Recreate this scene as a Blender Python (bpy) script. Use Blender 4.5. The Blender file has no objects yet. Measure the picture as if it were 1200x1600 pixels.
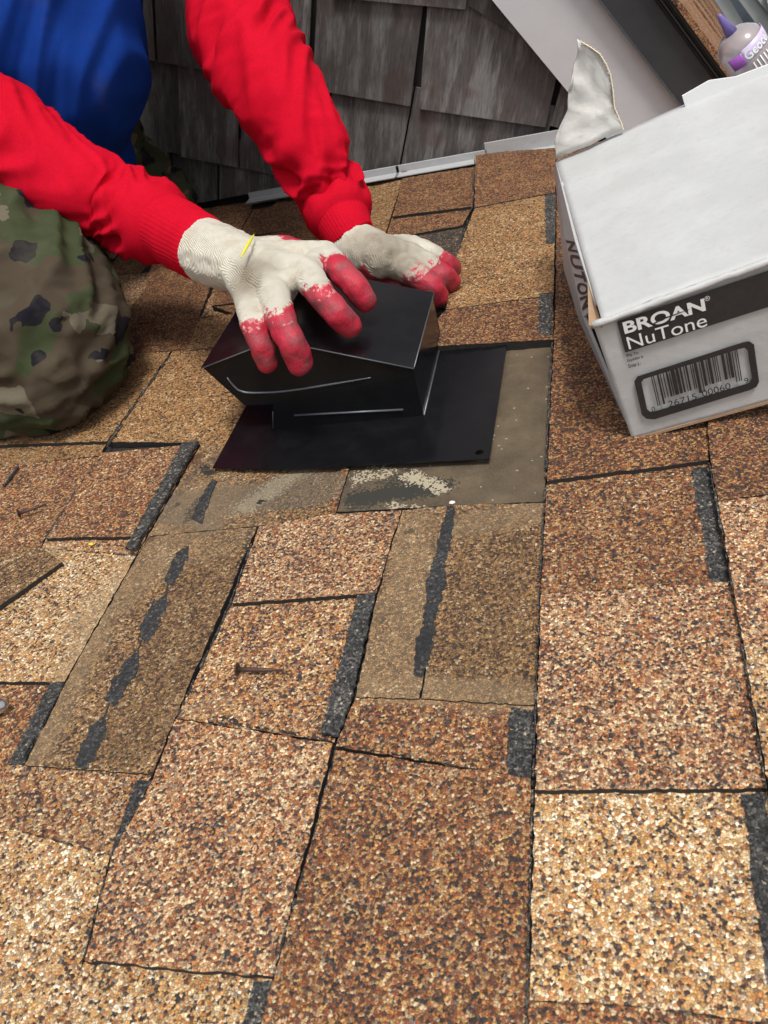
import bpy, bmesh, math, random
from math import radians, sin, cos, pi
from mathutils import Vector, Matrix, noise
random.seed(7)
sc = bpy.context.scene
# ---------------------------------------------------------------- frame of reference
# All geometry is written in "roof" axes: x = up the slope, y = along the courses away from the
# viewer, z = out of the roof, metres.  TILT turns them so that the roof slopes 19 degrees in the world.
PITCH = radians(19)
TILT = Matrix.Rotation(-PITCH, 4, 'Y')
CAMH = 0.5
F = 1300.0
def _rot(a, b, c):
    X = Matrix.Rotation(a, 3, 'X'); Y = Matrix.Rotation(b, 3, 'Y'); Z = Matrix.Rotation(c, 3, 'Z')
    return Z @ Y @ X
RC = Matrix(((0.96105382, 0.16692771, -0.22025142), (-0.05850041, -0.65602909, -0.75246498), (-0.27009859, 0.73604414, -0.62071392)))
EYE = Vector((0, 0, CAMH))
def ray(x, y): return RC.transposed() @ Vector(((x-600)/F, (y-800)/F, 1.0))
def onplane(x, y, P, n):
    d = ray(x, y); return EYE + d * ((Vector(P)-EYE).dot(n) / d.dot(n))
def zp(x, y, z=0.0): return onplane(x, y, (0, 0, z), Vector((0, 0, 1)))
def yp(x, y, Y): return onplane(x, y, (0, Y, 0), Vector((0, 1, 0)))

cam = bpy.data.cameras.new('camera'); camo = bpy.data.objects.new('camera', cam); sc.collection.objects.link(camo)
cam.sensor_fit = 'HORIZONTAL'; cam.sensor_width = 36; cam.lens = F/1200*36
cam.clip_start = 0.02; cam.clip_end = 500
camo.matrix_world = TILT @ Matrix.Translation(EYE) @ (RC.transposed() @ Matrix(((1,0,0),(0,-1,0),(0,0,-1)))).to_4x4()
cam.dof.use_dof = True; cam.dof.focus_distance = 0.88; cam.dof.aperture_fstop = 24
sc.camera = camo
sc.render.resolution_x, sc.render.resolution_y = 768, 1024

SUN_DIR = Vector((0.22, -0.30, 1.0)).normalized()      # towards the sun, roof axes
w = bpy.data.worlds.new("World"); sc.world = w; w.use_nodes = True
nt = w.node_tree; bg = nt.nodes['Background']
sky = nt.nodes.new('ShaderNodeTexSky'); sky.sky_type = 'NISHITA'; sky.sun_disc = False
wd = TILT.to_3x3() @ SUN_DIR
sky.sun_elevation = math.asin(wd.z); sky.sun_rotation = math.atan2(wd.x, wd.y)
sky.air_density = 1.0; sky.dust_density = 3.0; sky.ozone_density = 1.0
hs = nt.nodes.new('ShaderNodeHueSaturation'); hs.inputs['Saturation'].default_value = 0.12
nt.links.new(sky.outputs[0], hs.inputs['Color']); nt.links.new(hs.outputs[0], bg.inputs[0])
bg.inputs[1].default_value = 0.115
sl = bpy.data.lights.new('sun', 'SUN'); sl.energy = 1.9; sl.angle = radians(13); sl.color = (1.0, .95, .88)
so = bpy.data.objects.new('sun', sl); sc.collection.objects.link(so)
so.rotation_euler = wd.to_track_quat('Z', 'Y').to_euler()
sc.view_settings.view_transform = 'Standard'; sc.view_settings.look = 'None'
sc.view_settings.exposure = 0.56; sc.view_settings.gamma = 1.0; sc.view_settings.use_curve_mapping = False

# ---------------------------------------------------------------- materials
def new_mat(name):
    m = bpy.data.materials.new(name); m.use_nodes = True
    return m, m.node_tree, m.node_tree.nodes['Principled BSDF']
class NB:
    def __init__(s, nt): s.nt = nt
    def n(s, t, **k):
        o = s.nt.nodes.new(t)
        for a, b in k.items(): setattr(o, a, b)
        return o
    def put(s, sock, v):
        if isinstance(v, bpy.types.NodeSocket): s.nt.links.new(v, sock)
        elif v is not None: sock.default_value = v
    def math(s, op, a, b=None, clamp=False):
        o = s.n('ShaderNodeMath', operation=op, use_clamp=clamp); s.put(o.inputs[0], a)
        if b is not None: s.put(o.inputs[1], b)
        return o.outputs[0]
    def vm(s, op, a, b=None, out=0):
        o = s.n('ShaderNodeVectorMath', operation=op); s.put(o.inputs[0], a)
        if b is not None: s.put(o.inputs[1], b)
        return o.outputs[out]
    def mix(s, fac, a, b, mode='MIX'):
        o = s.n('ShaderNodeMix', data_type='RGBA', blend_type=mode); s.put(o.inputs[0], fac)
        s.put(o.inputs[6], a if not isinstance(a, tuple) else (*a[:3], 1)); s.put(o.inputs[7], b if not isinstance(b, tuple) else (*b[:3], 1))
        return o.outputs[2]
    def ramp(s, fac, stops, interp='LINEAR'):
        o = s.n('ShaderNodeValToRGB'); s.put(o.inputs[0], fac); e = o.color_ramp; e.interpolation = interp
        while len(e.elements) < len(stops): e.elements.new(0.5)
        for q, (p, c) in zip(e.elements, stops):
            q.position = p; q.color = (c, c, c, 1) if not isinstance(c, tuple) else (*c, 1)
        return o.outputs[0]
    def noise(s, vec, scale, detail=3, rough=.5, out=0):
        o = s.n('ShaderNodeTexNoise'); s.put(o.inputs['Vector'], vec); o.inputs['Scale'].default_value = scale
        o.inputs['Detail'].default_value = detail; o.inputs['Roughness'].default_value = rough
        return o.outputs[out]
    def obj(s): return s.n('ShaderNodeTexCoord').outputs['Object']
    def scale(s, vec, sx, sy, sz):
        return s.vm('MULTIPLY', vec, (sx, sy, sz))
    def smooth(s, x, a, b):
        o = s.n('ShaderNodeMapRange', interpolation_type='SMOOTHSTEP'); s.put(o.inputs[0], x)
        o.inputs[1].default_value = a; o.inputs[2].default_value = b; return o.outputs[0]
    def bump(s, h, dist, strength, bsdf, prev=None):
        o = s.n('ShaderNodeBump'); s.put(o.inputs['Height'], h); o.inputs['Distance'].default_value = dist
        o.inputs['Strength'].default_value = strength
        if prev is not None: s.put(o.inputs['Normal'], prev)
        s.put(bsdf.inputs['Normal'], o.outputs[0]); return o.outputs[0]

# stains on the roof: capsule shaped, (x0,y0)-(x1,y1) in photo pixels, half width m, softness m, strength
def px2(a): v = zp(*a); return (v.x, v.y, 0)
DUST = [((145,980),(250,870),.012,.03,.7),((60,1180),(150,1000),.010,.018,.75),((250,870),(330,790),.03,.03,.5),
        ((650,830),(630,1060),.010,.02,.6),((600,950),(590,1070),.006,.014,.5),((560,1080),(830,1092),.005,.014,.75),((710,830),(845,800),.006,.018,.75),((330,860),(400,830),.01,.02,.4),
        ((30,900),(60,880),.02,.02,.5),((360,1100),(270,1130),.002,.01,.3)]
SAND = [((385,795),(470,735),.004,.016,.95),((610,795),(680,800),.002,.008,.5),((560,748),(600,740),.004,.012,.6),((690,765),(640,745),.004,.010,.8)]
GREY = [((270,800),(505,765),.020,.014,.8),((330,830),(300,790),.008,.01,.8),((420,780),(510,740),.012,.012,.8),((250,800),(340,720),.006,.008,.4)]
BLACK = [((560,780),(690,762),.007,.012,.92),((640,740),(560,790),.004,.012,.6),((405,787),(412,786),.0015,.002,.9),((638,843),(642,838),.0012,.003,1.0),
         ((662,756),(668,760),.001,.003,1.0),((275,797),(282,793),.001,.0025,.9),((318,735),(330,745),.002,.004,.8),((310,790),(300,815),.004,.004,.7),
         ((515,1172),(500,1260),.0015,.004,.6),((395,825),(372,905),.001,.003,.5),((290,1125),(270,1150),.001,.002,.6),((380,1135),(350,1128),.001,.002,.5)]
RUST = [((235,851),(242,849),.001,.003,1.0),((298,727),(312,722),.002,.006,.7)]
WEAR = [((215,1150),(330,900),.024,.012,.55),((770,850),(760,1050),.026,.014,.5)]
def stain_group():
    g = bpy.data.node_groups.new('roof_stains', 'ShaderNodeTree')
    for k in ('dust','sand','grey','black','rust','wear'): g.interface.new_socket(k, in_out='OUTPUT', socket_type='NodeSocketFloat')
    b = NB(g); out = b.n('NodeGroupOutput'); P = b.scale(b.obj(), 1, 1, 0)
    wn = b.vm('SUBTRACT', b.noise(P, 60, 3, .6, 1), (.5, .5, .5)); P = b.vm('ADD', P, b.scale(wn, .022, .022, 0))
    for i, L in enumerate((DUST, SAND, GREY, BLACK, RUST, WEAR)):
        tot = None
        for a, c, wd_, soft, st in L:
            A = Vector(px2(a)); C_ = Vector(px2(c)); BA = C_-A; l2 = max(BA.dot(BA), 1e-9)
            pa = b.vm('SUBTRACT', P, tuple(A))
            h = b.math('DIVIDE', b.vm('DOT_PRODUCT', pa, tuple(BA), 1), l2, True)
            o = b.n('ShaderNodeVectorMath', operation='SCALE'); o.inputs[0].default_value = tuple(BA); b.put(o.inputs['Scale'], h)
            d = b.vm('DISTANCE', pa, o.outputs[0], 1)
            m = b.math('MULTIPLY', b.math('SUBTRACT', 1.0, b.smooth(d, wd_, wd_+soft)), st)
            tot = m if tot is None else b.math('MAXIMUM', tot, m)
        b.put(out.inputs[i], tot)
    return g
STAINS = stain_group()

def granule(name, stops, scale=520, asphalt=(.018,.016,.015), gain=1.0, stains=False, gap=.10, bumpd=.0011):
    m, t, bs = new_mat(name); b = NB(t); P = b.obj()
    P = b.scale(P, 1, 1, 1)
    wn = b.vm('SUBTRACT', b.noise(P, scale*.75, 3, .7, 1), (.5,.5,.5))
    Q = b.vm('ADD', P, b.scale(wn, .0024, .0024, .0024))
    v = b.n('ShaderNodeTexVoronoi', feature='F1'); b.put(v.inputs['Vector'], Q); v.inputs['Scale'].default_value = scale
    e = b.n('ShaderNodeTexVoronoi', feature='DISTANCE_TO_EDGE'); b.put(e.inputs['Vector'], Q); e.inputs['Scale'].default_value = scale
    sx = b.n('ShaderNodeSeparateColor'); b.put(sx.inputs[0], v.outputs['Color'])
    big = b.noise(P, 22, 4, .6); mid = b.noise(P, 90, 2, .5)
    f = b.math('ADD', sx.outputs[0], b.math('MULTIPLY', b.math('SUBTRACT', big, .5), .55))
    f = b.math('ADD', f, b.math('MULTIPLY', b.math('SUBTRACT', mid, .5), .35), True)
    col = b.ramp(f, stops, 'CONSTANT')
    br = b.math('ADD', b.math('MULTIPLY', sx.outputs[1], .60), .66)
    col = b.mix(1.0, col, br, 'MULTIPLY')
    if stains:
        g = b.n('ShaderNodeGroup', node_tree=STAINS)
        grain = sx.outputs[2]
        col = b.mix(g.outputs['wear'], col, b.mix(.5, col, (.13,.075,.035)))
        col = b.mix(b.math('MULTIPLY', g.outputs['dust'], .30), col, (.40,.31,.20))
        col = b.mix(b.math('MULTIPLY', g.outputs['grey'], b.math('ADD', b.math('MULTIPLY', grain, .7), .5), True), col, (.20,.16,.115))
        sf = b.math('GREATER_THAN', g.outputs['sand'], b.math('MULTIPLY', grain, .9))
        col = b.mix(b.math('MULTIPLY', sf, .55), col, (.50,.43,.30))
        col = b.mix(b.math('GREATER_THAN', g.outputs['black'], b.math('MULTIPLY', grain, .95)), col, (.035,.032,.026))
        col = b.mix(g.outputs['rust'], col, (.10,.035,.018))
    gp = b.smooth(b.math('ADD', e.outputs['Distance'], b.math('MULTIPLY', sx.outputs[1], .05)), .0, gap)
    col = b.mix(gp, asphalt, col)
    if stains:
        df = b.math('MULTIPLY', g.outputs['dust'], b.math('ADD', b.noise(P, 45, 4, .6), -.08), True)
        col = b.mix(df, col, (.40,.275,.15))
    oi = b.n('ShaderNodeObjectInfo').outputs['Random']
    col = b.mix(1.0, col, b.math('ADD', b.math('MULTIPLY', oi, .22), .89), 'MULTIPLY')
    if gain != 1.0: col = b.mix(1.0, col, (gain,)*3, 'MULTIPLY')
    b.put(bs.inputs['Base Color'], col); bs.inputs['Roughness'].default_value = .72
    bs.inputs['Specular IOR Level'].default_value = .45
    h = b.math('ADD', b.smooth(e.outputs['Distance'], 0, .32), b.math('MULTIPLY', sx.outputs[2], .9))
    b.bump(h, bumpd, .85, bs)
    return m
CR=(.72,.54,.32); GO=(.54,.31,.115); OR=(.48,.205,.068); RU=(.30,.098,.042); BR=(.145,.066,.036); DK=(.045,.037,.036); GY=(.25,.19,.145); PK=(.52,.31,.165)
M = {}
PAL = {}
PAL['tan'] = ('tan_granules', [(0,DK),(.08,BR),(.16,GY),(.22,OR),(.36,GO),(.60,PK),(.70,CR),(.95,(.9,.8,.62))])
PAL['mix'] = ('mixed_granules', [(0,DK),(.11,BR),(.26,GY),(.33,RU),(.45,OR),(.60,GO),(.72,PK),(.86,CR)])
PAL['pink'] = ('pinkish_granules', [(0,DK),(.12,BR),(.24,GY),(.32,RU),(.46,PK),(.60,OR),(.72,PK),(.84,CR)])
PAL['rust'] = ('rust_granules', [(0,DK),(.13,BR),(.33,RU),(.45,GY),(.50,OR),(.64,RU),(.72,GO),(.86,PK),(.95,CR)])
PAL['brown'] = ('brown_granules', [(0,DK),(.16,BR),(.38,RU),(.55,BR),(.64,OR),(.80,GO),(.93,PK)])
PAL['gold'] = ('gold_granules', [(0,DK),(.10,BR),(.26,GO),(.36,OR),(.56,(.40,.24,.10)),(.76,GO),(.92,CR)])
PAL['olive'] = ('weathered_granules', [(0,DK),(.12,BR),(.30,(.30,.17,.080)),(.52,(.36,.21,.09)),(.70,GO),(.86,PK),(.95,CR)])
for k_, (n_, st_) in PAL.items():
    gn_ = {'rust':.95,'brown':.82,'tan':1.18,'pink':1.12,'mix':1.08,'gold':.90,'olive':.80}[k_]
    M[k_] = granule(n_, st_, gain=gn_); M[k_+'_stained'] = granule('stained_'+n_, st_, stains=True, gain=gn_)
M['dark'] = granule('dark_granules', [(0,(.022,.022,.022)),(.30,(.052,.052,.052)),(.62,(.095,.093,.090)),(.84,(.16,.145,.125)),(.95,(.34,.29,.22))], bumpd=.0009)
M['char'] = granule('charcoal_brown_granules', [(0,(.03,.028,.028)),(.4,(.07,.055,.045)),(.7,(.13,.09,.06)),(.88,(.3,.2,.11))])

def simple(name, col, rough=.6, metal=0, nscale=0, namt=.15, bump=0, bscale=0, spec=.5):
    m, t, bs = new_mat(name); b = NB(t)
    if nscale:
        f = b.noise(b.obj(), nscale, 5, .6)
        c = b.mix(f, tuple(x*(1-namt) for x in col), tuple(min(1, x*(1+namt)) for x in col)); b.put(bs.inputs['Base Color'], c)
    else: bs.inputs['Base Color'].default_value = (*col, 1)
    bs.inputs['Roughness'].default_value = rough; bs.inputs['Metallic'].default_value = metal; bs.inputs['Specular IOR Level'].default_value = spec
    if bump: b.bump(b.noise(b.obj(), bscale or 300, 3), bump, .8, bs)
    return m
M['asphalt'] = simple('asphalt_edge', (.016,.014,.013), .8, 0, 200, .4, .0006, 500)
M['tar'] = simple('black_sealant', (.030,.031,.034), .75, 0, 80, .3, .0012, 300)

def felt():
    m, t, bs = new_mat('bare_weathered_shingle'); b = NB(t); P = b.obj()
    big = b.noise(P, 14, 5, .65); fine = b.noise(P, 700, 3, .7); md = b.noise(P, 60, 4, .6)
    col = b.mix(b.smooth(big, .35, .65), (.066,.047,.028), (.122,.088,.052))
    col = b.mix(b.smooth(md, .45, .75), col, (.085,.062,.037))
    col = b.mix(b.math('MULTIPLY', b.smooth(fine, .52, .70), .6), col, (.17,.14,.10))
    g = b.n('ShaderNodeGroup', node_tree=STAINS)
    wn = b.n('ShaderNodeTexWhiteNoise'); v = b.n('ShaderNodeTexVoronoi'); b.put(v.inputs['Vector'], P); v.inputs['Scale'].default_value = 550
    sx = b.n('ShaderNodeSeparateColor'); b.put(sx.inputs[0], v.outputs['Color'])
    col = b.mix(b.math('GREATER_THAN', g.outputs['black'], b.math('MULTIPLY', sx.outputs[0], .9)), col, (.028,.026,.02))
    col = b.mix(b.math('GREATER_THAN', g.outputs['sand'], b.math('MULTIPLY', sx.outputs[1], .95)), col, (.36,.31,.22))
    sp = b.math('GREATER_THAN', sx.outputs[2], .997); col = b.mix(b.math('MULTIPLY', sp, .5), col, (.55,.48,.38))
    b.put(bs.inputs['Base Color'], col); bs.inputs['Roughness'].default_value = .85
    b.bump(b.math('ADD', fine, sx.outputs[0]), .0007, .8, bs)
    return m
M['felt'] = felt()
M['old_tar'] = granule('old_tar', [(0,(.018,.018,.019)),(.4,(.030,.031,.034)),(.75,(.05,.05,.054)),(.93,(.11,.09,.07))], bumpd=.0005)

# ---------------------------------------------------------------- object helpers
COL = sc.collection
def link_mesh(name, verts, faces, mats, parent=None, base=None, smooth=False, midx=None):
    base = Vector(base) if base is not None else Vector((0,0,0))
    if parent is not None and 'base' in parent: base = Vector(parent['base'])
    me = bpy.data.meshes.new(name)
    me.from_pydata([tuple(Vector(v)-base) for v in verts], [], faces)
    if not isinstance(mats, (list, tuple)): mats = [mats]
    for m in mats: me.materials.append(m)
    if midx is not None:
        for p, i in zip(me.polygons, midx): p.material_index = i
    if smooth:
        for p in me.polygons: p.use_smooth = True
    me.update()
    o = bpy.data.objects.new(name, me); COL.objects.link(o)
    if parent is not None:
        o.parent = parent; o['_b'] = list(base)
        if 'isempty' not in parent:      # sub-part under a mesh part shares its origin
            pass
    else:
        o.matrix_world = TILT @ Matrix.Translation(base)
    return o
def tag(o, label=None, cat=None, group=None, kind=None):
    if label: o['label'] = label
    if cat: o['category'] = cat
    if group: o['group'] = group
    if kind: o['kind'] = kind
    return o
def thing(name, base, label, cat, group=None):
    o = bpy.data.objects.new(name, None); COL.objects.link(o); o.empty_display_size = .05
    o.matrix_world = TILT @ Matrix.Translation(Vector(base)); o['base'] = list(base)
    return tag(o, label, cat, group)
def part(name, vf, mat, parent, smooth=False, midx=None):
    o = link_mesh(name, vf[0], vf[1], mat, parent, None, smooth, midx)
    o['base'] = list(parent['base']) if 'base' in parent else [0,0,0]
    return o
def recalc(o):
    bm = bmesh.new(); bm.from_mesh(o.data); bmesh.ops.recalc_face_normals(bm, faces=bm.faces); bm.to_mesh(o.data); bm.free(); return o
def hexa(c):       # 8 corners: bottom 4, top 4
    return [Vector(x) for x in c], [(0,3,2,1),(4,5,6,7),(0,1,5,4),(1,2,6,5),(2,3,7,6),(3,0,4,7)]
def box(lo, hi):
    x0,y0,z0 = lo; x1,y1,z1 = hi
    return hexa([(x0,y0,z0),(x1,y0,z0),(x1,y1,z0),(x0,y1,z0),(x0,y0,z1),(x1,y0,z1),(x1,y1,z1),(x0,y1,z1)])
def prism(bot, top):
    n = len(bot); v = list(bot)+list(top)
    f = [tuple(range(n, 2*n)), tuple(reversed(range(n)))] + [(i, (i+1) % n, n+(i+1) % n, n+i) for i in range(n)]
    return v, f
def extr(poly, d): # polygon extruded by vector d
    return prism([Vector(p) for p in poly], [Vector(p)+Vector(d) for p in poly])
def tube(pts, radii, seg=12, caps=True, fn=None, step=None):
    pts = [Vector(p) for p in pts]
    if step:   # resample with catmull-rom
        np_, nr = [], []
        for i in range(len(pts)-1):
            p0 = pts[max(i-1,0)]; p1 = pts[i]; p2 = pts[i+1]; p3 = pts[min(i+2, len(pts)-1)]
            k = max(1, int((p2-p1).length/step))
            for j in range(k):
                t = j/k
                np_.append(.5*((2*p1)+(p2-p0)*t+(2*p0-5*p1+4*p2-p3)*t*t+(3*p1-p0-3*p2+p3)*t**3)); nr.append(radii[i]*(1-t)+radii[i+1]*t)
        np_.append(pts[-1]); nr.append(radii[-1]); pts, radii = np_, nr
    V, Fc = [], []; prev = None; s = 0
    for i, p in enumerate(pts):
        d = (pts[min(i+1, len(pts)-1)]-pts[max(i-1, 0)]).normalized()
        if prev is None: a = d.orthogonal().normalized()
        else: a = (prev-d*prev.dot(d)).normalized()
        prev = a; c = d.cross(a)
        if i: s += (p-pts[i-1]).length
        for k in range(seg):
            ph = 2*pi*k/seg; r = radii[i]
            if fn: r += fn(s, ph, r, i/len(pts), p)
            V.append(p+(a*cos(ph)+c*sin(ph))*r)
    n = len(pts)
    for i in range(n-1):
        for k in range(seg): Fc.append((i*seg+k, i*seg+(k+1) % seg, (i+1)*seg+(k+1) % seg, (i+1)*seg+k))
    if caps: Fc.append(tuple(reversed(range(seg)))); Fc.append(tuple((n-1)*seg+k for k in range(seg)))
    return V, Fc
def blob(spheres, voxel, smooth=6, disp=None):
    """spheres (centre, radius) fused into one continuous skin"""
    bm = bmesh.new()
    for c, r in spheres:
        bmesh.ops.create_icosphere(bm, subdivisions=2, radius=r, matrix=Matrix.Translation(c))
    me = bpy.data.meshes.new('tmp'); bm.to_mesh(me); bm.free()
    o = bpy.data.objects.new('tmp', me); COL.objects.link(o)
    md = o.modifiers.new('r', 'REMESH'); md.mode = 'VOXEL'; md.voxel_size = voxel
    if smooth:
        s = o.modifiers.new('s', 'SMOOTH'); s.iterations = smooth; s.factor = .6
    dg = bpy.context.evaluated_depsgraph_get(); e = o.evaluated_get(dg); m2 = e.to_mesh()
    V = [v.co.copy() for v in m2.vertices]; N = [v.normal.copy() for v in m2.vertices]; Fc = [tuple(p.vertices) for p in m2.polygons]
    e.to_mesh_clear(); bpy.data.objects.remove(o); bpy.data.meshes.remove(me)
    if disp: V = [v+n*disp(v, n) for v, n in zip(V, N)]
    return V, Fc, N
def chain(pts, radii, out, k=.35):
    for i in range(len(pts)-1):
        a, b_ = Vector(pts[i]), Vector(pts[i+1]); L = (b_-a).length; n = max(1, int(L/(k*min(radii[i], radii[i+1]))))
        for j in range(n+1):
            t = j/n; out.append((a.lerp(b_, t), radii[i]*(1-t)+radii[i+1]*t))
    return out

# ================================================================= ROOF
roof = link_mesh('roof', *box((-2.2,-.9,-.05),(1.5,1.60,-.004)), M['asphalt']); tag(roof, kind='structure'); roof['base'] = [0,0,0]
COLS = [-1.3, -1.16, -1.02, -.88, -.74, -.602, -.4725, -.3495, -.2105, -.065, .0815, .222, .36, .50, .64, .78, .92, 1.06, 1.2]
def course_z(x):
    for i in range(len(COLS)-1):
        if COLS[i] <= x < COLS[i+1]: return (COLS[i+1]-x)/(COLS[i+1]-COLS[i])
    return .5
POLYS = []
def jag(pts, amp, step):
    out = []
    for i, p in enumerate(pts):
        q = pts[(i+1) % len(pts)]; L = (q-p).length; n = max(1, min(60, int(L/step)))
        for j in range(n):
            r = p.lerp(q, j/n)
            if j: r = r + Vector((random.uniform(-amp, amp), random.uniform(-amp, amp), 0))
            out.append(r)
    return out
def shingle(px, mat, tooth=0, name='shingle', rect=None, drop=0, label=None, amp=.0008, flat=None, lift=0):
    P = [zp(*q) for q in px] if rect is None else [Vector((*q, 0)) for q in rect]
    if rect is None: POLYS.append([(p.x, p.y) for p in P])
    cx = sum(p.x for p in P)/len(P); x0 = min(p.x for p in P); x1 = max(p.x for p in P)
    ci = max([i for i in range(len(COLS)) if COLS[i] <= cx+.001] or [0]); xl, xr = COLS[ci], COLS[min(ci+1, len(COLS)-1)]
    c0 = Vector((cx, sum(p.y for p in P)/len(P), 0))
    if rect is None and flat is None:
        for i, q in enumerate(px):
            t = min(1.15, max(-.1, (xr-P[i].x)/(xr-xl))); r = zp(*q, .0008+.0058*t+.0047*tooth+lift); P[i] = Vector((r.x, r.y, 0))
    if rect is None and mat+'_stained' in M and -.62 < cx < -.05 and .28 < c0.y < .85 and label is None: mat += '_stained'
    Q = jag(P, amp, .005); top = []
    for p in Q: p.x += .0016*(x1-p.x)/(x1-x0)
    for p in Q:
        t = min(1.15, max(-.1, (xr-p.x)/(xr-xl))); z = .0008+.0058*t+.0047*tooth if flat is None else flat
        zz = z-drop+lift+noise.noise(Vector((p.x*14, p.y*14, 1)))*.0006
        r = p.copy(); r.z = zz; top.append(r)
    bot = [Vector((p.x, p.y, -.003-drop)) for p in Q]
    n = len(Q); v, f = prism(bot, top)
    if (P[1]-P[0]).cross(P[2]-P[1]).z < 0: f = [tuple(reversed(q)) for q in f]
    o = part(name, (v, f), [M[mat], M['asphalt']], roof, midx=[0]+[1]*(n+1))
    if label: o['label'] = label
    return o
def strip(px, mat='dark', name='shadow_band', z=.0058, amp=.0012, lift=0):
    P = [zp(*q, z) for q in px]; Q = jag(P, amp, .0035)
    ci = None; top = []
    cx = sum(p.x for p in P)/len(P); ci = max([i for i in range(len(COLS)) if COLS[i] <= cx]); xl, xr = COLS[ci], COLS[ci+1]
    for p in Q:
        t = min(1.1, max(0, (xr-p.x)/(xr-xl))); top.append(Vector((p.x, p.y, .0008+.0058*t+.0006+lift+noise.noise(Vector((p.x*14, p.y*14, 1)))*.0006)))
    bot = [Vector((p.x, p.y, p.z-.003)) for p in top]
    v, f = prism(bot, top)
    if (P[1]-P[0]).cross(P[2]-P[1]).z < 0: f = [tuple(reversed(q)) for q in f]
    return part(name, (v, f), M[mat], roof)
S = shingle
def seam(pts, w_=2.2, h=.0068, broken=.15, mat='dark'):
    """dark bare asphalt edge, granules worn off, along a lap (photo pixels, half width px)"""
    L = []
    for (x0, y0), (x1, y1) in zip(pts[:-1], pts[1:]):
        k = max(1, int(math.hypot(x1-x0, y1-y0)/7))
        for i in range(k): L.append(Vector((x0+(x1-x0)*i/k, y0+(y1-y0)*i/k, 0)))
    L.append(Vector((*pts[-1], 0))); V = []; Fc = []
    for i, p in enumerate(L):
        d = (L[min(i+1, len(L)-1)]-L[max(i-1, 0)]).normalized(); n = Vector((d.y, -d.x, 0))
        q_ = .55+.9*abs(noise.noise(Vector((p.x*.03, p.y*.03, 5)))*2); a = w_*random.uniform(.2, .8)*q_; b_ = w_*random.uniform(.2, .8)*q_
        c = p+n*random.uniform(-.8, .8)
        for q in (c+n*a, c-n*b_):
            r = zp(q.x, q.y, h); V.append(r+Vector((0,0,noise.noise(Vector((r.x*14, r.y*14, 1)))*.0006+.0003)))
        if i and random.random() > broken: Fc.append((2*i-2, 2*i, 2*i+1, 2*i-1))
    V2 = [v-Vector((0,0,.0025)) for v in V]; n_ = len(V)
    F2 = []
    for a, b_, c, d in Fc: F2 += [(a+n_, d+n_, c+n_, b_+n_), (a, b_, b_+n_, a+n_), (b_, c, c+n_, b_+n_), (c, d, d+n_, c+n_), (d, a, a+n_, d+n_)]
    o = part('worn_lap_shadow', (V+V2, Fc+F2), M[mat], roof); recalc(o)  # dark strip carries the lap's painted shadow as well as edge wear
# lower right
S([(823,1562),(1010,1574),(1215,1600),(1260,1780),(815,1780)],'rust')
S([(832,1237),(1160,1233),(1198,1232),(1262,1570),(1215,1600),(1010,1574),(823,1562)],'tan', label='pale tan shingle at the lower right')
strip([(1158,1236),(1196,1234),(1250,1540),(1206,1560)])
S([(842,930),(1143,908),(1197,1231),(832,1234)],'pink',1)
S([(852,753),(1108,722),(1143,908),(842,930)],'rust')
strip([(1080,727),(1107,723),(1141,908),(1112,912)])
S([(866,484),(1090,446),(1107,719),(852,751)],'brown',1)
S([(868,302),(1060,272),(1090,446),(866,484)],'brown')
S([(868,232),(1040,205),(1060,272),(868,302)],'brown',1)
S([(1090,446),(1300,414),(1320,758),(1119,782),(1107,719)],'brown',1)
S([(1060,272),(1250,240),(1300,414),(1090,446)],'rust')
S([(1119,783),(1322,760),(1350,980),(1158,1010)],'pink',1)
S([(1158,1010),(1350,980),(1400,1225),(1197,1231)],'tan',1)
S([(1198,1232),(1400,1226),(1480,1600),(1265,1600)],'tan',1)
# middle column
S([(522,1172),(829,1216),(823,1562),(815,1780),(350,1780),(425,1527)],'rust',1)
S([(553,1088),(655,1091),(835,1101),(829,1216),(522,1166)],'rust')
strip([(796,1100),(833,1103),(829,1214),(790,1210)])
S([(703,790),(851,785),(835,1101),(655,1091)],'olive',.35)
S([(627,797),(703,790),(655,1091),(553,1088),(588,927)],'olive',.35)
S([(403,822),(515,803),(627,797),(588,926),(360,942)],'pink',1)
S([(360,943),(588,927),(522,1160),(273,1122)],'mix')
strip([(560,931),(587,927),(549,1092),(528,1150),(502,1148)])
S([(272,1123),(520,1162),(426,1526),(128,1500),(172,1336),(238,1212)],'pink',1)
S([(128,1502),(426,1528),(350,1780),(40,1780)],'tan')
strip([(394,1527),(425,1529),(385,1700),(350,1700)])
# left columns
S([(-60,1282),(0,1290),(172,1335),(128,1502),(60,1780),(-200,1780)],'tan')
S([(-30,1196),(36,1195),(238,1210),(172,1335),(0,1290),(-60,1282)],'mix')
strip([(210,1214),(238,1213),(190,1318),(166,1334)])
S([(232,838),(402,823),(272,1124),(238,1210),(36,1195),(100,1066),(212,868)],'olive',.4)
S([(62,857),(212,868),(100,1065),(-120,1064),(-60,900)],'tan',1)
S([(-120,1066),(101,1067),(25,1200),(-30,1196),(-140,1190)],'rust')
strip([(80,1069),(101,1068),(40,1192),(14,1196)])
S([(70,841),(206,839),(212,868),(62,857)],'mix')
S([(156,707),(312,693),(212,866),(206,838),(70,840)],'rust',1)
strip([(289,697),(312,694),(214,862),(199,862)], lift=.0042)
S([(28,726),(156,713),(70,841),(62,857),(-60,900),(-150,760)],'rust')
S([(-20,735),(28,725),(156,712),(168,689),(75,692),(-60,705)],'gold')
S([(188,554),(268,547),(167,689),(75,692),(-60,700),(40,560)],'gold',1)
S([(268,549),(350,540),(470,540),(430,735),(312,692),(167,690)],'gold')
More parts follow.
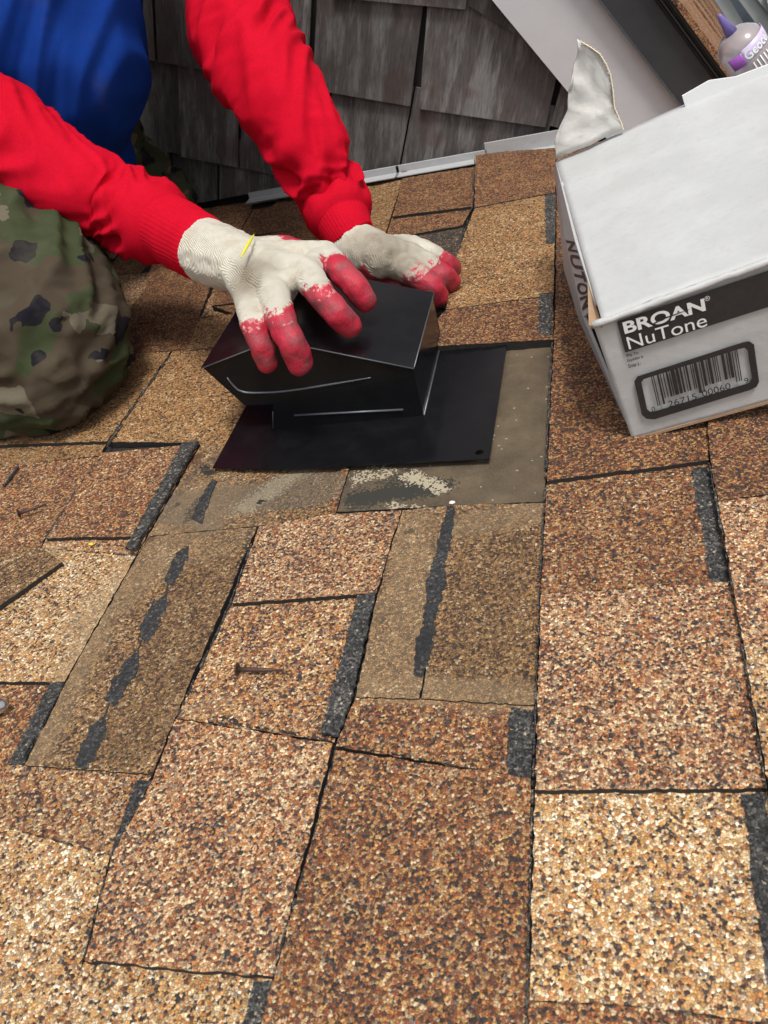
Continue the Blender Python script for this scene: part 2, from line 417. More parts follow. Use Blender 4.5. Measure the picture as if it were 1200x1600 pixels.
seam([(268,549),(215,625),(166,698)], 2.4, .0078, .2)
S([(313,694),(430,690),(545,715),(540,735),(516,803),(402,822),(232,837),(212,866)],'olive')
S([(533,730),(546,732),(524,803),(506,804)],'rust', lift=.0012)
# bare area where shingles were taken off
S([(546,700),(560,540),(690,538),(864,528),(851,785),(516,802),(545,732)],'felt', flat=.0015, name='exposed_underlayer')
# dark old sealant dashes on the stained shingles
def dash(pts, lift=0):
    """ragged run of old sealant; pts = (px, py, half width px)"""
    L = []; R_ = []; W_ = []
    for (x0,y0,w0), (x1,y1,w1) in zip(pts[:-1], pts[1:]):
        k = max(2, int(math.hypot(x1-x0, y1-y0)/5))
        for i in range(k): t = i/k; W_.append((x0+(x1-x0)*t, y0+(y1-y0)*t, w0+(w1-w0)*t))
    W_.append(pts[-1]); n = Vector((pts[-1][1]-pts[0][1], -(pts[-1][0]-pts[0][0]), 0)).normalized()
    for x, y, w_ in W_:
        p = Vector((x, y, 0)); L.append(p+n*w_*random.uniform(.75,1.25)); R_.append(p-n*w_*random.uniform(.75,1.25))
    Z_ = [zp(q.x, q.y, .007) for q in L+R_[::-1]]
    ci = max([i for i in range(len(COLS)) if COLS[i] <= sum(q.x for q in Z_)/len(Z_)]); xl, xr = COLS[ci], COLS[ci+1]
    top = [Vector((q.x, q.y, .0008+.0058*min(1, max(0, (xr-q.x)/(xr-xl)))+.0047*.4+.0005+lift+noise.noise(Vector((q.x*14, q.y*14, 1)))*.0006)) for q in Z_]
    v, f = prism([q-Vector((0,0,.003)) for q in top], top)
    o = part('sealant_dash', (v, f), M['old_tar'], roof); recalc(o)
dash([(292,852,3),(284,868,9),(272,890,11),(262,910,6)]); dash([(258,930,2),(250,945,11),(232,978,12),(222,998,8)])
dash([(214,1020,3),(206,1036,10),(186,1070,12),(172,1098,9)]); dash([(162,1120,3),(152,1138,12),(138,1172,12),(124,1198,9)])
dash([(262,910,1.5),(258,930,1.5)]); dash([(220,998,1.2),(214,1020,1.2)]); dash([(170,1098,1.2),(162,1120,1.2)])
dash([(705,792,6),(699,820,8),(693,850,10),(686,880,9)]); dash([(686,880,10),(680,915,14),(674,950,11),(668,975,8)]); dash([(670,975,9),(664,1000,13),(658,1030,11),(652,1056,7)])
dash([(306,812,9),(318,780,7),(335,748,4)], -.001)
# top zone
S([(695,484),(864,462),(865,530),(690,540),(640,541)],'brown',1, lift=.006)
strip([(843,467),(864,464),(864,530),(842,530)], lift=.0105)
S([(740,325),(868,301),(865,461),(695,483),(712,400)],'gold',1, lift=.004)
strip([(852,306),(868,303),(867,384),(853,386)], lift=.0085)
S([(742,240),(868,231),(868,300),(740,324)],'brown',1,lift=.0055)
S([(628,278),(743,260),(738,322),(612,338)],'brown',1, lift=.004)
S([(612,339),(738,323),(722,352),(600,373)],'brown',0, lift=.004)
S([(600,373),(725,353),(712,400),(695,484),(640,541),(560,540),(590,450)],'char')
S([(565,296),(629,280),(600,373),(560,384),(540,383)],'gold',1)
S([(395,328),(565,296),(552,345),(370,370)],'brown',1)
S([(370,371),(552,346),(540,384),(600,374),(590,450),(330,478),(340,420)],'brown')
S([(268,338),(395,326),(340,420),(310,496),(215,504),(230,430)],'brown',1)
S([(215,505),(365,490),(330,478),(590,450),(560,540),(268,548),(188,554)],'brown')
S([(310,498),(368,491),(350,541),(290,548)],'gold',0, lift=.001)
# the rest of the roof around the picture, regular courses
def inside(x, y):
    for P in POLYS:
        c = False; j = len(P)-1
        for i in range(len(P)):
            if (P[i][1] > y) != (P[j][1] > y) and x < (P[j][0]-P[i][0])*(y-P[i][1])/(P[j][1]-P[i][1])+P[i][0]: c = not c
            j = i
        if c: return True
    return False
rnd = random.Random(3); names = ['tan','mix','pink','rust','brown','gold']
for ci in range(len(COLS)-1):
    y = -.62+rnd.uniform(0, .12); k = 0
    while y < 1.55:
        h = rnd.choice((.12, .15, .17, .2)); y1 = min(1.575, y+h)
        x0, x1 = COLS[ci], COLS[ci+1]
        hits = sum(inside(x0+(x1-x0)*a, y+(y1-y)*b_) for a in (.1,.5,.9) for b_ in (.1,.5,.9))
        if hits < 9:
            inv = .007 if hits else 0
            shingle(None, rnd.choice(names), k % 2, rect=[(x0,y),(x1,y),(x1,y1),(x0,y1)], drop=inv)
        y = y1; k += 1

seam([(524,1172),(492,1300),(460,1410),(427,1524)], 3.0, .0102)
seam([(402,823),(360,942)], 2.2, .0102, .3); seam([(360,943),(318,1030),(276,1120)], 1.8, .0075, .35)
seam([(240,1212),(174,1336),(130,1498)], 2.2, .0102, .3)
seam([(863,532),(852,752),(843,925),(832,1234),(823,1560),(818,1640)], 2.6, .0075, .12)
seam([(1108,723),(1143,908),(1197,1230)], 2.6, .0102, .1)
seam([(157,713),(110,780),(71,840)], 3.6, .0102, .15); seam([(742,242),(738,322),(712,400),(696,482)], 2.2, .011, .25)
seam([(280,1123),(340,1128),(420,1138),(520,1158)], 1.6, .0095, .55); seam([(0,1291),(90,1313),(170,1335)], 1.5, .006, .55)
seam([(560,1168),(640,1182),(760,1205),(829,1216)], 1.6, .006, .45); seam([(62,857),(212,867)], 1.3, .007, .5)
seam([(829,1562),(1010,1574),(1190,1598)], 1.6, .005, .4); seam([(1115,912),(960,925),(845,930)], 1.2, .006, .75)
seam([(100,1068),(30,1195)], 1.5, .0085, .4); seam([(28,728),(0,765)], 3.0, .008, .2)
# loose bits
def nail(a, b_, label, bend=0.0):
    A = zp(*a, .011); B = zp(*b_, .010); d = (B-A).normalized()
    t = thing('roofing_nail', (A.x, A.y, .008), label, 'nail', 'rusty nails lying on the shingles')
    mid = A.lerp(B, .5)+Vector((0,0,bend))
    part('shank', tube([A, A.lerp(B,.3)+Vector((0,0,bend*.7)), mid, B], [.0019,.0020,.0019,.0008], 10), M['rusty'], t, True)
    hv = tube([A-d*.0012, A-d*.0002], [.0052,.0050], 16)
    part('head', hv, M['rusty'], t)
M['rusty'] = simple('rusty_steel', (.085,.05,.038), .6, .5, 400, .5, .0004, 700)
nail((372,1046),(440,1047),'rusty nail lying flat on the shingle in front of the vent')
nail((30,802),(72,788),'rusty nail lying on the reddish shingle near the camouflage knee')
# lifted scrap of shingle at the left edge
sp = [zp(-80,880,.012), zp(58,852,.010), zp(97,878,.013), zp(0,946,.016), zp(-90,1000,.016)]
qs = jag(sp, .0006, .005)
v, f = prism([q-Vector((0,0,.0045)) for q in qs], qs)
o = link_mesh('shingle_scrap', v, f, [M['olive'], M['asphalt']], None, (sp[2].x, sp[2].y, 0)); recalc(o)
nq = len(qs)
for i, p in enumerate(o.data.polygons): p.material_index = 0 if i == 0 else 1
tag(o, 'torn dusty scrap of brown shingle at the left picture edge, below the knee', 'shingle scrap')
# chrome tool tip at the left edge
M['chrome'] = simple('polished_steel', (.62,.62,.64), .22, .95)
t = thing('pry_bar', tuple(zp(-10,1105,.006)), 'rounded tip of a shiny steel tool at the left picture edge', 'tool')
a = zp(7,1101,.012); b_ = zp(-120,1150,.020)
part('steel_tip', tube([a-(b_-a).normalized()*.003, a, a.lerp(b_,.3), b_], [.002,.0058,.0065,.007], 16), M['chrome'], t, True)
part('handle', tube([b_, zp(-330,1230,.024)], [.012,.013], 16), simple('black_rubber',(.02,.02,.02),.6), t, True)
# pale crumbs / chips
M['crumb'] = simple('pale_crumb', (.75,.70,.60), .8, 0, 300, .2)
M['leafy'] = simple('yellow_chip', (.62,.50,.04), .6)
def chip(px, r, z, mat, name, label, cat):
    c = zp(*px, z); bm = bmesh.new(); bmesh.ops.create_icosphere(bm, subdivisions=2, radius=r)
    for v in bm.verts: v.co *= 1+.35*noise.noise(v.co*600+Vector(c)*50); v.co.z *= .5; v.co.x *= 1.5
    me_v = [v.co+c for v in bm.verts]; me_f = [tuple(v.index for v in f.verts) for f in bm.faces]; bm.free()
    o = link_mesh(name, me_v, me_f, mat, None, c, True); return tag(o, label, cat)
chip((706,785), .0021, .0085, M['crumb'], 'caulk_crumb', 'white crumb at the top of the old sealant line below the vent flange', 'debris')
chip((142,850), .0022, .0065, M['leafy'], 'yellow_chip', 'tiny yellow chip on the shingle below the reddish one at left', 'debris')

# ================================================================= ROOF VENT
def gloss():
    m, t, bs = new_mat('black_enamel'); b = NB(t); P = b.obj()
    d = b.noise(P, 35, 5, .7); s = b.noise(P, 900, 2, .7)
    col = b.mix(b.smooth(d, .4, .8), (.0045,.0047,.006), (.0085,.0085,.009))
    col = b.mix(b.smooth(s, .70, .78), col, (.12,.11,.10)); b.put(bs.inputs['Base Color'], col)
    b.put(bs.inputs['Roughness'], b.math('ADD', b.math('MULTIPLY', d, .12), .17))
    bs.inputs['Specular IOR Level'].default_value = .33
    b.bump(b.noise(P, 9, 2), .004, .25, bs)
    return m
M['enamel'] = gloss(); M['scuff_glint'] = simple('scuffed_edge_highlight', (.11,.12,.135), .35, .4, 300, .5)  # scuffed grey, with edge highlights and rib sheen put into the colour
VY0, VY1 = .739, .905
vb = (-.28, .80, .008)
vent = thing('roof_vent_cap', vb, 'glossy black metal roof vent hood on a square flange under the gloved hands', 'roof vent')
zf = .0098
fl = [zp(332,731,zf), zp(450,733,zf), zp(560,727,zf), zp(765,717,zf), zp(792,538,zf)]
fl += [Vector((fl[-1].x+.002, .99, .0085)), Vector((fl[0].x+.004, .99, .0085))]
hole = zp(749,707,zf)
bm = bmesh.new(); fv = [bm.verts.new(p) for p in fl]
hv = [bm.verts.new(hole+Vector((cos(a)*.0042, sin(a)*.0042, 0))) for a in [2*pi*i/14 for i in range(14)]]
for i in range(len(fv)): bm.edges.new((fv[i], fv[(i+1) % len(fv)]))
for i in range(14): bm.edges.new((hv[i], hv[(i+1) % 14]))
bmesh.ops.triangle_fill(bm, edges=bm.edges[:], use_beauty=True)
for f in list(bm.faces):
    if all(v in hv for v in f.verts): bm.faces.remove(f)
r = bmesh.ops.extrude_face_region(bm, geom=bm.faces[:]); 
for e in r['geom']:
    if isinstance(e, bmesh.types.BMVert): e.co.z -= .0011
bmesh.ops.recalc_face_normals(bm, faces=bm.faces)
FV = [v.co.copy() for v in bm.verts]; bm.verts.index_update(); FF = [tuple(v.index for v in f.verts) for f in bm.faces]; bm.free()
part('flange', (FV, FF), M['enamel'], vent)
prof = [(-.426,.098),(-.335,.1205),(-.196,.069),(-.196,.0085),(-.371,.0085),(-.361,.043),(-.395,.045)]
def side(y, th): return extr([(x,y,z) for x,z in prof], (0,th,0))
SP = part('side_panel', side(VY0, .0012), M['enamel'], vent); recalc(SP)
o = part('side_panel', side(VY1-.0012, .0012), M['enamel'], vent); recalc(o)
part('end_wall', box((-.1975,VY0+.0014,.0088),(-.1962,VY1-.0014,.0690)), M['enamel'], vent)
part('duct_collar', extr([(-.371,VY0+.0014,.0088),(-.3698,VY0+.0014,.0088),(-.3600,VY0+.0014,.043),(-.3612,VY0+.0014,.043)], (0,VY1-VY0-.0028,0)), M['enamel'], vent)
def slope(a, b_, th=.0014):
    (x0,z0),(x1,z1) = a,b_
    return hexa([(x0,VY0-.0016,z0),(x1,VY0-.0016,z1),(x1,VY1+.0016,z1),(x0,VY1+.0016,z0),(x0,VY0-.0016,z0+th),(x1,VY0-.0016,z1+th),(x1,VY1+.0016,z1+th),(x0,VY1+.0016,z0+th)])
part('hood_top', slope((-.4275,.0980),(-.335,.1207)), M['enamel'], vent)
part('hood_top', slope((-.335,.1207),(-.1945,.0692)), M['enamel'], vent)
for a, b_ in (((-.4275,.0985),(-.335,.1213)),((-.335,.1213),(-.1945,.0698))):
    part('rim_edge', tube([(a[0],VY0-.0019,a[1]),(b_[0],VY0-.0019,b_[1])],[.0008,.0008],8), M['scuff_glint'], vent, True)  # bevel highlight of the hood edge, drawn as a grey line
part('rim_edge', tube([(-.1943,VY0,.0702),(-.1943,VY1,.0702)],[.0007,.0007],8), M['scuff_glint'], vent, True)
def pv(x, y): p = yp(x, y, VY0-.0006); return p
part('embossed_rib', tube([pv(355,590), pv(366,604), pv(382,613), pv(425,613), pv(470,608), pv(520,600), pv(580,590)], [.0006,.0012,.0013,.0013,.0013,.0012,.0006], 8, step=.006), M['scuff_glint'], SP, True)  # raised rib, its sheen put into the grey
part('embossed_rib', tube([pv(460,649), pv(630,640)], [.0012,.0012], 8), M['scuff_glint'], SP, True)
part('seam', tube([(-.1955,VY0,.0103),(-.1953,VY1,.0103)],[.0011,.0009],8), M['scuff_glint'], vent, True)  # reflection along the base joint, drawn as a pale grey strip
part('seam', tube([(-.3715,VY0-.0008,.0115),(-.3645,VY0-.0008,.034)],[.0006,.0004],6), M['scuff_glint'], vent, True)

# ================================================================= CARTON
ex, ey, ez = [Vector(c) for c in zip(*_rot(.055, -.197, .090))]
B0 = zp(988,688,.004); Hh, Dd, Ww = .140, .378, .285
M_w = None
def cardboard():
    m, t, bs = new_mat('white_cardboard'); b = NB(t); P = b.obj()
    a = b.noise(P, 12, 6, .65); c = b.noise(P, 120, 3, .6); wv = b.noise(b.scale(P, 30, 260, 60), 1, 1)
    col = b.mix(b.smooth(a, .35, .7), (.42,.43,.43), (.475,.485,.49)); col = b.mix(b.math('MULTIPLY', b.smooth(c, .52, .72), 0.22), col, (.36,.34,.30))
    col = b.mix(b.math('MULTIPLY', b.smooth(b.noise(b.scale(P, 1, 3, 1), 7, 6, .75), .55, .7), 0.15), col, (.36,.34,.30))
    b.put(bs.inputs['Base Color'], col); bs.inputs['Roughness'].default_value = .55
    n1 = b.bump(wv, .0006, .4, bs); b.bump(a, .006, .35, bs, n1); return m
M['card'] = cardboard(); M['kraft'] = simple('brown_cardboard', (.36,.24,.15), .85, 0, 200, .3, .0005, 400)
M['ink'] = simple('black_print', (.022,.022,.024), .5, 0, 150, .5); M['white'] = simple('white_print', (.74,.75,.75), .55)
T1 = B0+ez*Hh
ptop = lambda x, y, d=0: onplane(x, y, T1+ez*d, ez)
pfr = lambda x, y, d=0: onplane(x, y, B0-ey*d, ey)
carton = thing('vent_cap_carton', tuple(B0), 'battered white cardboard carton with black barcode label at the right', 'box')
FB0 = pfr(988,688); FT0 = pfr(926,505); FTR = pfr(1300,372); FBR = pfr(1310,600)
TB0 = ptop(868,251); TBR = ptop(1290,67)
th = .003
def sheet(poly, n, mat='card', name='panel', parent=None, t_=th):
    o = part(name, extr(poly, Vector(n)*-t_), M[mat], parent or carton); return recalc(o)
def gridsheet(a, b_, c, d, nrm, nu, nv, amp, name, mat='card', edge_amp=0, seed=0, thick=.003):
    """warped cardboard panel between four corners (a-b bottom, d-c top) with real thickness"""
    V = []; 
    for s in (0, 1):
        for j in range(nv+1):
            for i in range(nu+1):
                u, v_ = i/nu, j/nv
                p = a*(1-u)*(1-v_)+b_*u*(1-v_)+c*u*v_+d*(1-u)*v_
                q = p*9+Vector((seed, 0, 0))
                dd = noise.noise(q)*amp+noise.noise(q*4)*amp*.35
                if j in (0, nv) and edge_amp: p = p+(d-a).normalized()*noise.noise(p*130)*edge_amp
                V.append(p+Vector(nrm)*(dd-(thick if s == 0 else 0)))
    n1 = (nu+1)*(nv+1); Fc = []
    for s in (0, 1):
        for j in range(nv):
            for i in range(nu):
                k = s*n1+j*(nu+1)+i; q = (k, k+1, k+nu+2, k+nu+1); Fc.append(q if s else q[::-1])
    ring = [i for i in range(nu+1)]+[j*(nu+1)+nu for j in range(1, nv+1)]+[nv*(nu+1)+i for i in range(nu-1, -1, -1)]+[j*(nu+1) for j in range(nv-1, 0, -1)]
    for i in range(len(ring)):
        a_, b2 = ring[i], ring[(i+1) % len(ring)]; Fc.append((a_, b2, n1+b2, n1+a_))
    o = part(name, (V, Fc), M[mat], carton, False)
    for p in o.data.polygons: p.use_smooth = len(p.vertices) == 4 and p.index < 2*nu*nv
    return recalc(o)
tfl = ptop(940,500,.0005); 
FP = gridsheet(FB0, FBR, FTR, FT0, -ey, 46, 24, .0018, 'front_panel', edge_amp=.0022)
gridsheet(tfl+ey*.001, ptop(1300,368)+ey*.001, TBR, TB0, ez, 40, 40, .0022, 'top_panel', edge_amp=.0012, seed=5)
# splayed left panel
L1 = [ptop(868,253,-.001), ptop(898,375,-.001), ptop(918,437,-.002), ptop(930,478,-.004)]
L2 = [ptop(866,262,-.02), ptop(882,372,-.026), ptop(896,432,-.03), ptop(911,496,-.034)]
BLb = B0+ey*(Dd*.97)-ez*0; bl = [BLb-ex*.03, B0+ey*.24-ex*.025, B0+ey*.12-ex*.012, FB0+Vector((0,.004,.001))]
L3 = [x.lerp(y_, .55) for x, y_ in zip(L2, bl)]
rows = [L1, L2, L3, bl]; V = [p for r_ in rows for p in r_]
V2 = [p+ex*.003 for p in V]; Fc = []
for j in range(3):
    for i in range(3):
        k = j*4+i; Fc.append((k, k+1, k+5, k+4)); Fc.append((16+k, 16+k+4, 16+k+5, 16+k+1))
rg = [0,1,2,3,7,11,15,14,13,12,8,4]
Fc += [(rg[i], rg[(i+1) % 12], 16+rg[(i+1) % 12], 16+rg[i]) for i in range(12)]
LP = part('left_panel', (V+V2, Fc), M['card'], carton); recalc(LP)
# torn brown gap at the near top corner and inner liner
gp = [ptop(918,440,-.003), ptop(940,505,-.002), pfr(937,512,-.003), pfr(920,508,-.002), ptop(912,495,-.033)+ex*.004]
sheet(gp, ez, 'kraft', 'torn_inside')
sheet([ptop(922,462,-.005), ptop(938,503,-.004), pfr(930,515,-.0045), ptop(920,500,-.02)], ez, 'kraft', 'torn_inside', t_=.001)
# far panels
sheet([B0+ey*Dd, FBR+ey*Dd, TBR-ez*.002, TB0-ez*.002+ex*.004], ey, 'card', 'back_panel')
sheet([FBR, FBR+ey*Dd, TBR, FTR], ex, 'card', 'right_panel')
sheet([B0+ex*.003+ez*.002, FBR+ez*.002, FBR+ey*Dd+ez*.002, BLb+ez*.002], ez, 'kraft', 'bottom_panel')
sheet([FB0+ex*.165-ey*.004, FBR-ey*.004, FBR-ey*.006-ez*.012, FB0+ex*.17-ey*.006-ez*.008], -ey, 'kraft', 'bottom_flap')
# top crease: crushed rounded edge
cr = [pfr(926,507,.001).lerp(FTR, t_/24) + Vector((noise.noise(Vector((t_*1.7,0,0)))*.0015, -.001, noise.noise(Vector((t_*1.3,5,0)))*.0018)) for t_ in range(25)]
part('crushed_edge', tube(cr, [.0032+.0012*noise.noise(Vector((i*1.1,3,3))) for i in range(25)], 10), M['card'], carton, True)
# torn upright flap at the far left corner
nrm = -ey
pb = lambda x, y, d=0: onplane(x, y, TB0-ez*.002+ey*d, ey)
fp = [(867,247),(972,200),(968,188),(958,165),(956,140),(952,115),(945,98),(935,82),(921,72),(904,62),(903,84),(900,100),(893,118),(888,140),(886,172),(878,192),(870,212)]
P = [pb(x, y) for x, y in fp]
ctr = sum(P, Vector())/len(P)
bm = bmesh.new(); bmv = [bm.verts.new(p) for p in P]; f = bm.faces.new(bmv)
bmesh.ops.triangulate(bm, faces=[f]); bmesh.ops.subdivide_edges(bm, edges=bm.edges[:], cuts=5, use_grid_fill=True)
for v in bm.verts: v.co += -ey*(noise.noise(v.co*16)*.010+abs(noise.noise(v.co*42))*.010+abs(noise.noise(v.co*90))*.004)+ex*noise.noise(v.co*60)*.003
r = bmesh.ops.extrude_face_region(bm, geom=bm.faces[:])
for e in r['geom']:
    if isinstance(e, bmesh.types.BMVert): e.co += ey*.003
bmesh.ops.recalc_face_normals(bm, faces=bm.faces); bm.verts.index_update()
M['paper'] = simple('rough_paper', (.60,.59,.56), .85, 0, 40, .12, .001, 120)
TF = part('torn_flap', ([v.co.copy() for v in bm.verts], [tuple(v.index for v in f.verts) for f in bm.faces]), M['paper'], carton, True); bm.free()
ed = [pb(x+1, y, .001)-ey*.002 for x, y in fp[1:10]]
ed2 = []
for i in range(len(ed)-1):
    for j in range(6): ed2.append(ed[i].lerp(ed[i+1], j/6)+ex*(.0010*(1 if (i*6+j) % 2 else -1)))
part('corrugated_edge', tube(ed2, [.0013]*len(ed2), 6), M['kraft'], TF)
part('paper_lip', tube([p-ey*.003 for p in ed], [.0007]*len(ed), 6), simple('torn_paper', (.78,.74,.62), .8), TF)
# white back flap
gb = [pb(1066,150,.002), pb(1072,166,.002), pb(1215,104,.002), pb(1300,70,.002), pb(1300,62,.002), pb(1190,106,.002), pb(1110,127,.002)]
sheet([gb[0]+ez*.0, gb[1]-ez*.01, gb[3]-ez*.01, gb[4], pb(1200,101,.002), pb(1150,120,.002), pb(1108,126,.002)], -ey, 'white', 'back_flap', t_=.002)
# printing on the front
UX = (pfr(1200,427)-pfr(963,503)).normalized(); UY = UX.cross(ey)*-1
if UY.dot(ez) < 0: UY = -UY
def onfront(px_, d=.0022): return pfr(*px_, d)
def decal(poly, mat, name, d=.0022):
    return recalc(part(name, extr([onfront(p, d) for p in poly], ey*.0004), M[mat], FP))
def text_mesh(txt, name, mat, O, U, V_, width, height, n, bold=0, shear=0, sub=None):
    c = bpy.data.curves.new('t', 'FONT'); c.body = txt; c.size = 1; c.offset = bold; c.shear = shear
    o = bpy.data.objects.new('t', c); COL.objects.link(o); dg = bpy.context.evaluated_depsgraph_get()
    e = o.evaluated_get(dg); me = e.to_mesh(); vs = [v.co.copy() for v in me.vertices]; fs = [tuple(p.vertices) for p in me.polygons]; e.to_mesh_clear()
    bpy.data.objects.remove(o); bpy.data.curves.remove(c)
    x0 = min(v.x for v in vs); x1 = max(v.x for v in vs); y0 = min(v.y for v in vs); y1 = max(v.y for v in vs)
    W = [O+U*((v.x-x0)/(x1-x0)*width)+V_*((v.y-y0)/(y1-y0)*height)+n*.0003 for v in vs]
    return part(name, (W, fs), mat, FP)
def textq(txt, name, mat, bl_, br_, tl_, d=.0028, bold=0, shear=0):
    O = onfront(bl_, d); A = onfront(br_, d)-O; B = onfront(tl_, d)-O
    return text_mesh(txt, name, M[mat], O, A.normalized(), B.normalized(), A.length, B.length, -ey, bold, shear)
decal([(964,503),(1300,390),(1300,448),(977,551)], 'ink', 'label_band')
textq('BROAN', 'printed_text', 'white', (976.5,522), (1103,485), (972,503.5), bold=.03)
textq('®', 'printed_text', 'white', (1102,471), (1110,468), (1100,464))
textq('NuTone', 'printed_text', 'white', (983,546), (1105.5,509), (978,527), bold=.0)
# swoosh through the O and A
decal([(1021,505),(1036,497),(1056,490.5),(1078,483),(1056,492),(1037,499),(1022,506.5)], 'ink', 'printed_swoosh', d=.0034)
for i, s_ in enumerate(('Ship To:', 'Expédier à:', 'Enviar à :')):
    textq(s_, 'printed_text', 'ink', (979+i*1.7,559+i*8), (998+i*1.7+(6 if i == 1 else 0),554+i*8-(2 if i == 1 else 0)), (978+i*1.7,553+i*8), bold=.02)
# barcode frame (outer ring as rounded octagon)
def ringpoly(outer, inner, name):
    n = len(outer); A = [onfront(p, .0022) for p in outer]; B = [onfront(p, .0022) for p in inner]
    V = A+B+[p-ey*.0004 for p in A+B]; Fc = []
    for i in range(n):
        j = (i+1) % n; Fc += [(i, j, n+j, n+i), (2*n+i, 3*n+i, 3*n+j, 2*n+j), (i, 2*n+i, 2*n+j, j), (n+i, n+j, 3*n+j, 3*n+i)]
    return recalc(part(name, (V, Fc), M['ink'], FP))
ringpoly([(991,596),(996,588),(1160,535),(1170,533),(1178,538),(1186,596),(1182,604),(1172,609),(1022,655),(1010,654),(1003,648)],
         [(1002,597),(1006,592),(1155,545),(1163,543),(1168,547),(1175,591),(1172,597),(1165,600),(1022,643),(1015,643),(1011,639)], 'barcode_frame')
bits = '00011010110000101010111101110110010011010101110010111001011100101010000111001011101'
bits = '10100011010010011010111101110110010110001010111001011100101110010101000011100101110100101'
tl, tr, bl_, br_ = (1017,589), (1152,547), (1028,636), (1160,596)
n = len(bits); i = 0
def bq(u, v_): 
    x = (1-v_)*((1-u)*tl[0]+u*tr[0])+v_*((1-u)*bl_[0]+u*br_[0]); y = (1-v_)*((1-u)*tl[1]+u*tr[1])+v_*((1-u)*bl_[1]+u*br_[1]); return (x, y)
while i < n:
    if bits[i] == '1':
        j = i
        while j < n and bits[j] == '1': j += 1
        long = i < 9 or 42 < i < 50 or i > 79
        v1 = .97 if long else .80
        decal([bq(i/n, 0), bq(j/n, 0), bq(j/n, v1), bq(i/n, v1)], 'ink', 'barcode_bar')
        i = j
    else: i += 1
def tq(s_, x, y, w_, h_): textq(s_, 'printed_text', 'ink', (x, y), (x+w_, y-w_*.295), (x-h_*.22, y-h_), bold=.0)
tq('0', 1019, 644, 5, 8); tq('26715', 1045, 636.5, 44, 9.5); tq('00060', 1098, 620, 44, 9.5); tq('9', 1164, 599.5, 6, 8.5)
# big black letters along the splayed left side
def letter(ch, t0, t1):
    c = bpy.data.curves.new('t', 'FONT'); c.body = ch; c.size = 1; c.offset = .04
    o = bpy.data.objects.new('t', c); COL.objects.link(o); e = o.evaluated_get(bpy.context.evaluated_depsgraph_get()); me = e.to_mesh()
    vs = [v.co.copy() for v in me.vertices]; fs = [tuple(p.vertices) for p in me.polygons]; e.to_mesh_clear(); bpy.data.objects.remove(o); bpy.data.curves.remove(c)
    x0 = min(v.x for v in vs); x1 = max(v.x for v in vs); y1 = max(v.y for v in vs)
    W = []
    for v in vs:
        t_ = t0+(v.x-x0)/(x1-x0)*(t1-t0); k = min(2, int(t_)); f_ = t_-k
        a = L2[k].lerp(L2[k+1], f_); b2 = L1[k].lerp(L1[k+1], f_); p = a.lerp(b2, .12+.78*v.y/y1)
        W.append(p+(EYE-p).normalized()*.0022)
    part('printed_letter', (W, fs), M['ink'], LP)
for ch, t0, t1 in (('N',1.05,1.35),('U',1.42,1.78),('T',1.82,2.1),('O',2.15,2.5),('N',2.54,2.86)): letter(ch, t0, t1)

# ================================================================= WALL, TRIM, NEIGHBOURING ROOF
WY = 1.575
def cedar():
    m, t, bs = new_mat('weathered_cedar'); b = NB(t); P = b.obj()
    oi = b.n('ShaderNodeObjectInfo').outputs['Random']
    cb = b.n('ShaderNodeCombineXYZ'); b.put(cb.inputs[0], b.math('MULTIPLY', oi, 37)); b.put(cb.inputs[2], b.math('MULTIPLY', oi, 11))
    mp = b.n('ShaderNodeMapping'); b.put(mp.inputs['Vector'], P); mp.inputs['Rotation'].default_value = (0, -PITCH, 0)
    Q = b.vm('ADD', b.scale(mp.outputs[0], 1, 1, .085), cb.outputs[0])
    g = b.noise(Q, 330, 8, .8); g2 = b.noise(b.scale(Q, 1, 1, 1.6), 38, 5, .7); big = b.noise(P, 9, 3, .6)
    col = b.ramp(g, [(.28,(.075,.070,.069)),(.45,(.15,.145,.143)),(.60,(.215,.21,.208)),(.80,(.36,.355,.35))])
    col = b.mix(b.smooth(g2, .44, .62), b.mix(1.0, col, (.48,.44,.43), 'MULTIPLY'), col)
    col = b.mix(b.math('MULTIPLY', b.smooth(b.noise(P, 16, 2), .52, .68), .45), col, (.085,.045,.035))
    lift = b.math('ADD', b.math('MULTIPLY', oi, .55), .68); col = b.mix(1.0, col, lift, 'MULTIPLY')
    b.put(bs.inputs['Base Color'], col); bs.inputs['Roughness'].default_value = .85
    b.bump(g, .0025, .7, bs); return m
M['cedar'] = cedar(); M['sheathing'] = simple('dark_sheathing', (.02,.018,.017), .9)  # near-black sheathing behind the cedar shingles
_o = .05
wall = link_mesh('wall', *extr([(-2.2,WY+.012,-.03),((_o+.0168)/.829,WY+.012,-.03),((_o-.95)/.829,WY+.012,1.7),(-2.2,WY+.012,1.7)], (0,.14,0)), M['sheathing'], None); recalc(wall); tag(wall, 'weathered grey cedar shingle wall behind the worker', 'wall'); wall['base'] = [0,0,0]
cu, su = cos(PITCH), sin(PITCH)
def uv(u, v_): return (u*cu+v_*su, -u*su+v_*cu)       # horizontal/vertical of the wall -> roof x,z
def clip(poly, n, d):   # keep n.p >= d
    out = []
    for i in range(len(poly)):
        a, b_ = poly[i], poly[(i+1) % len(poly)]; da = n[0]*a[0]+n[1]*a[1]-d; db = n[0]*b_[0]+n[1]*b_[1]-d
        if da >= 0: out.append(a)
        if (da >= 0) != (db >= 0):
            t_ = da/(da-db); out.append((a[0]+(b_[0]-a[0])*t_, a[1]+(b_[1]-a[1])*t_))
    return out
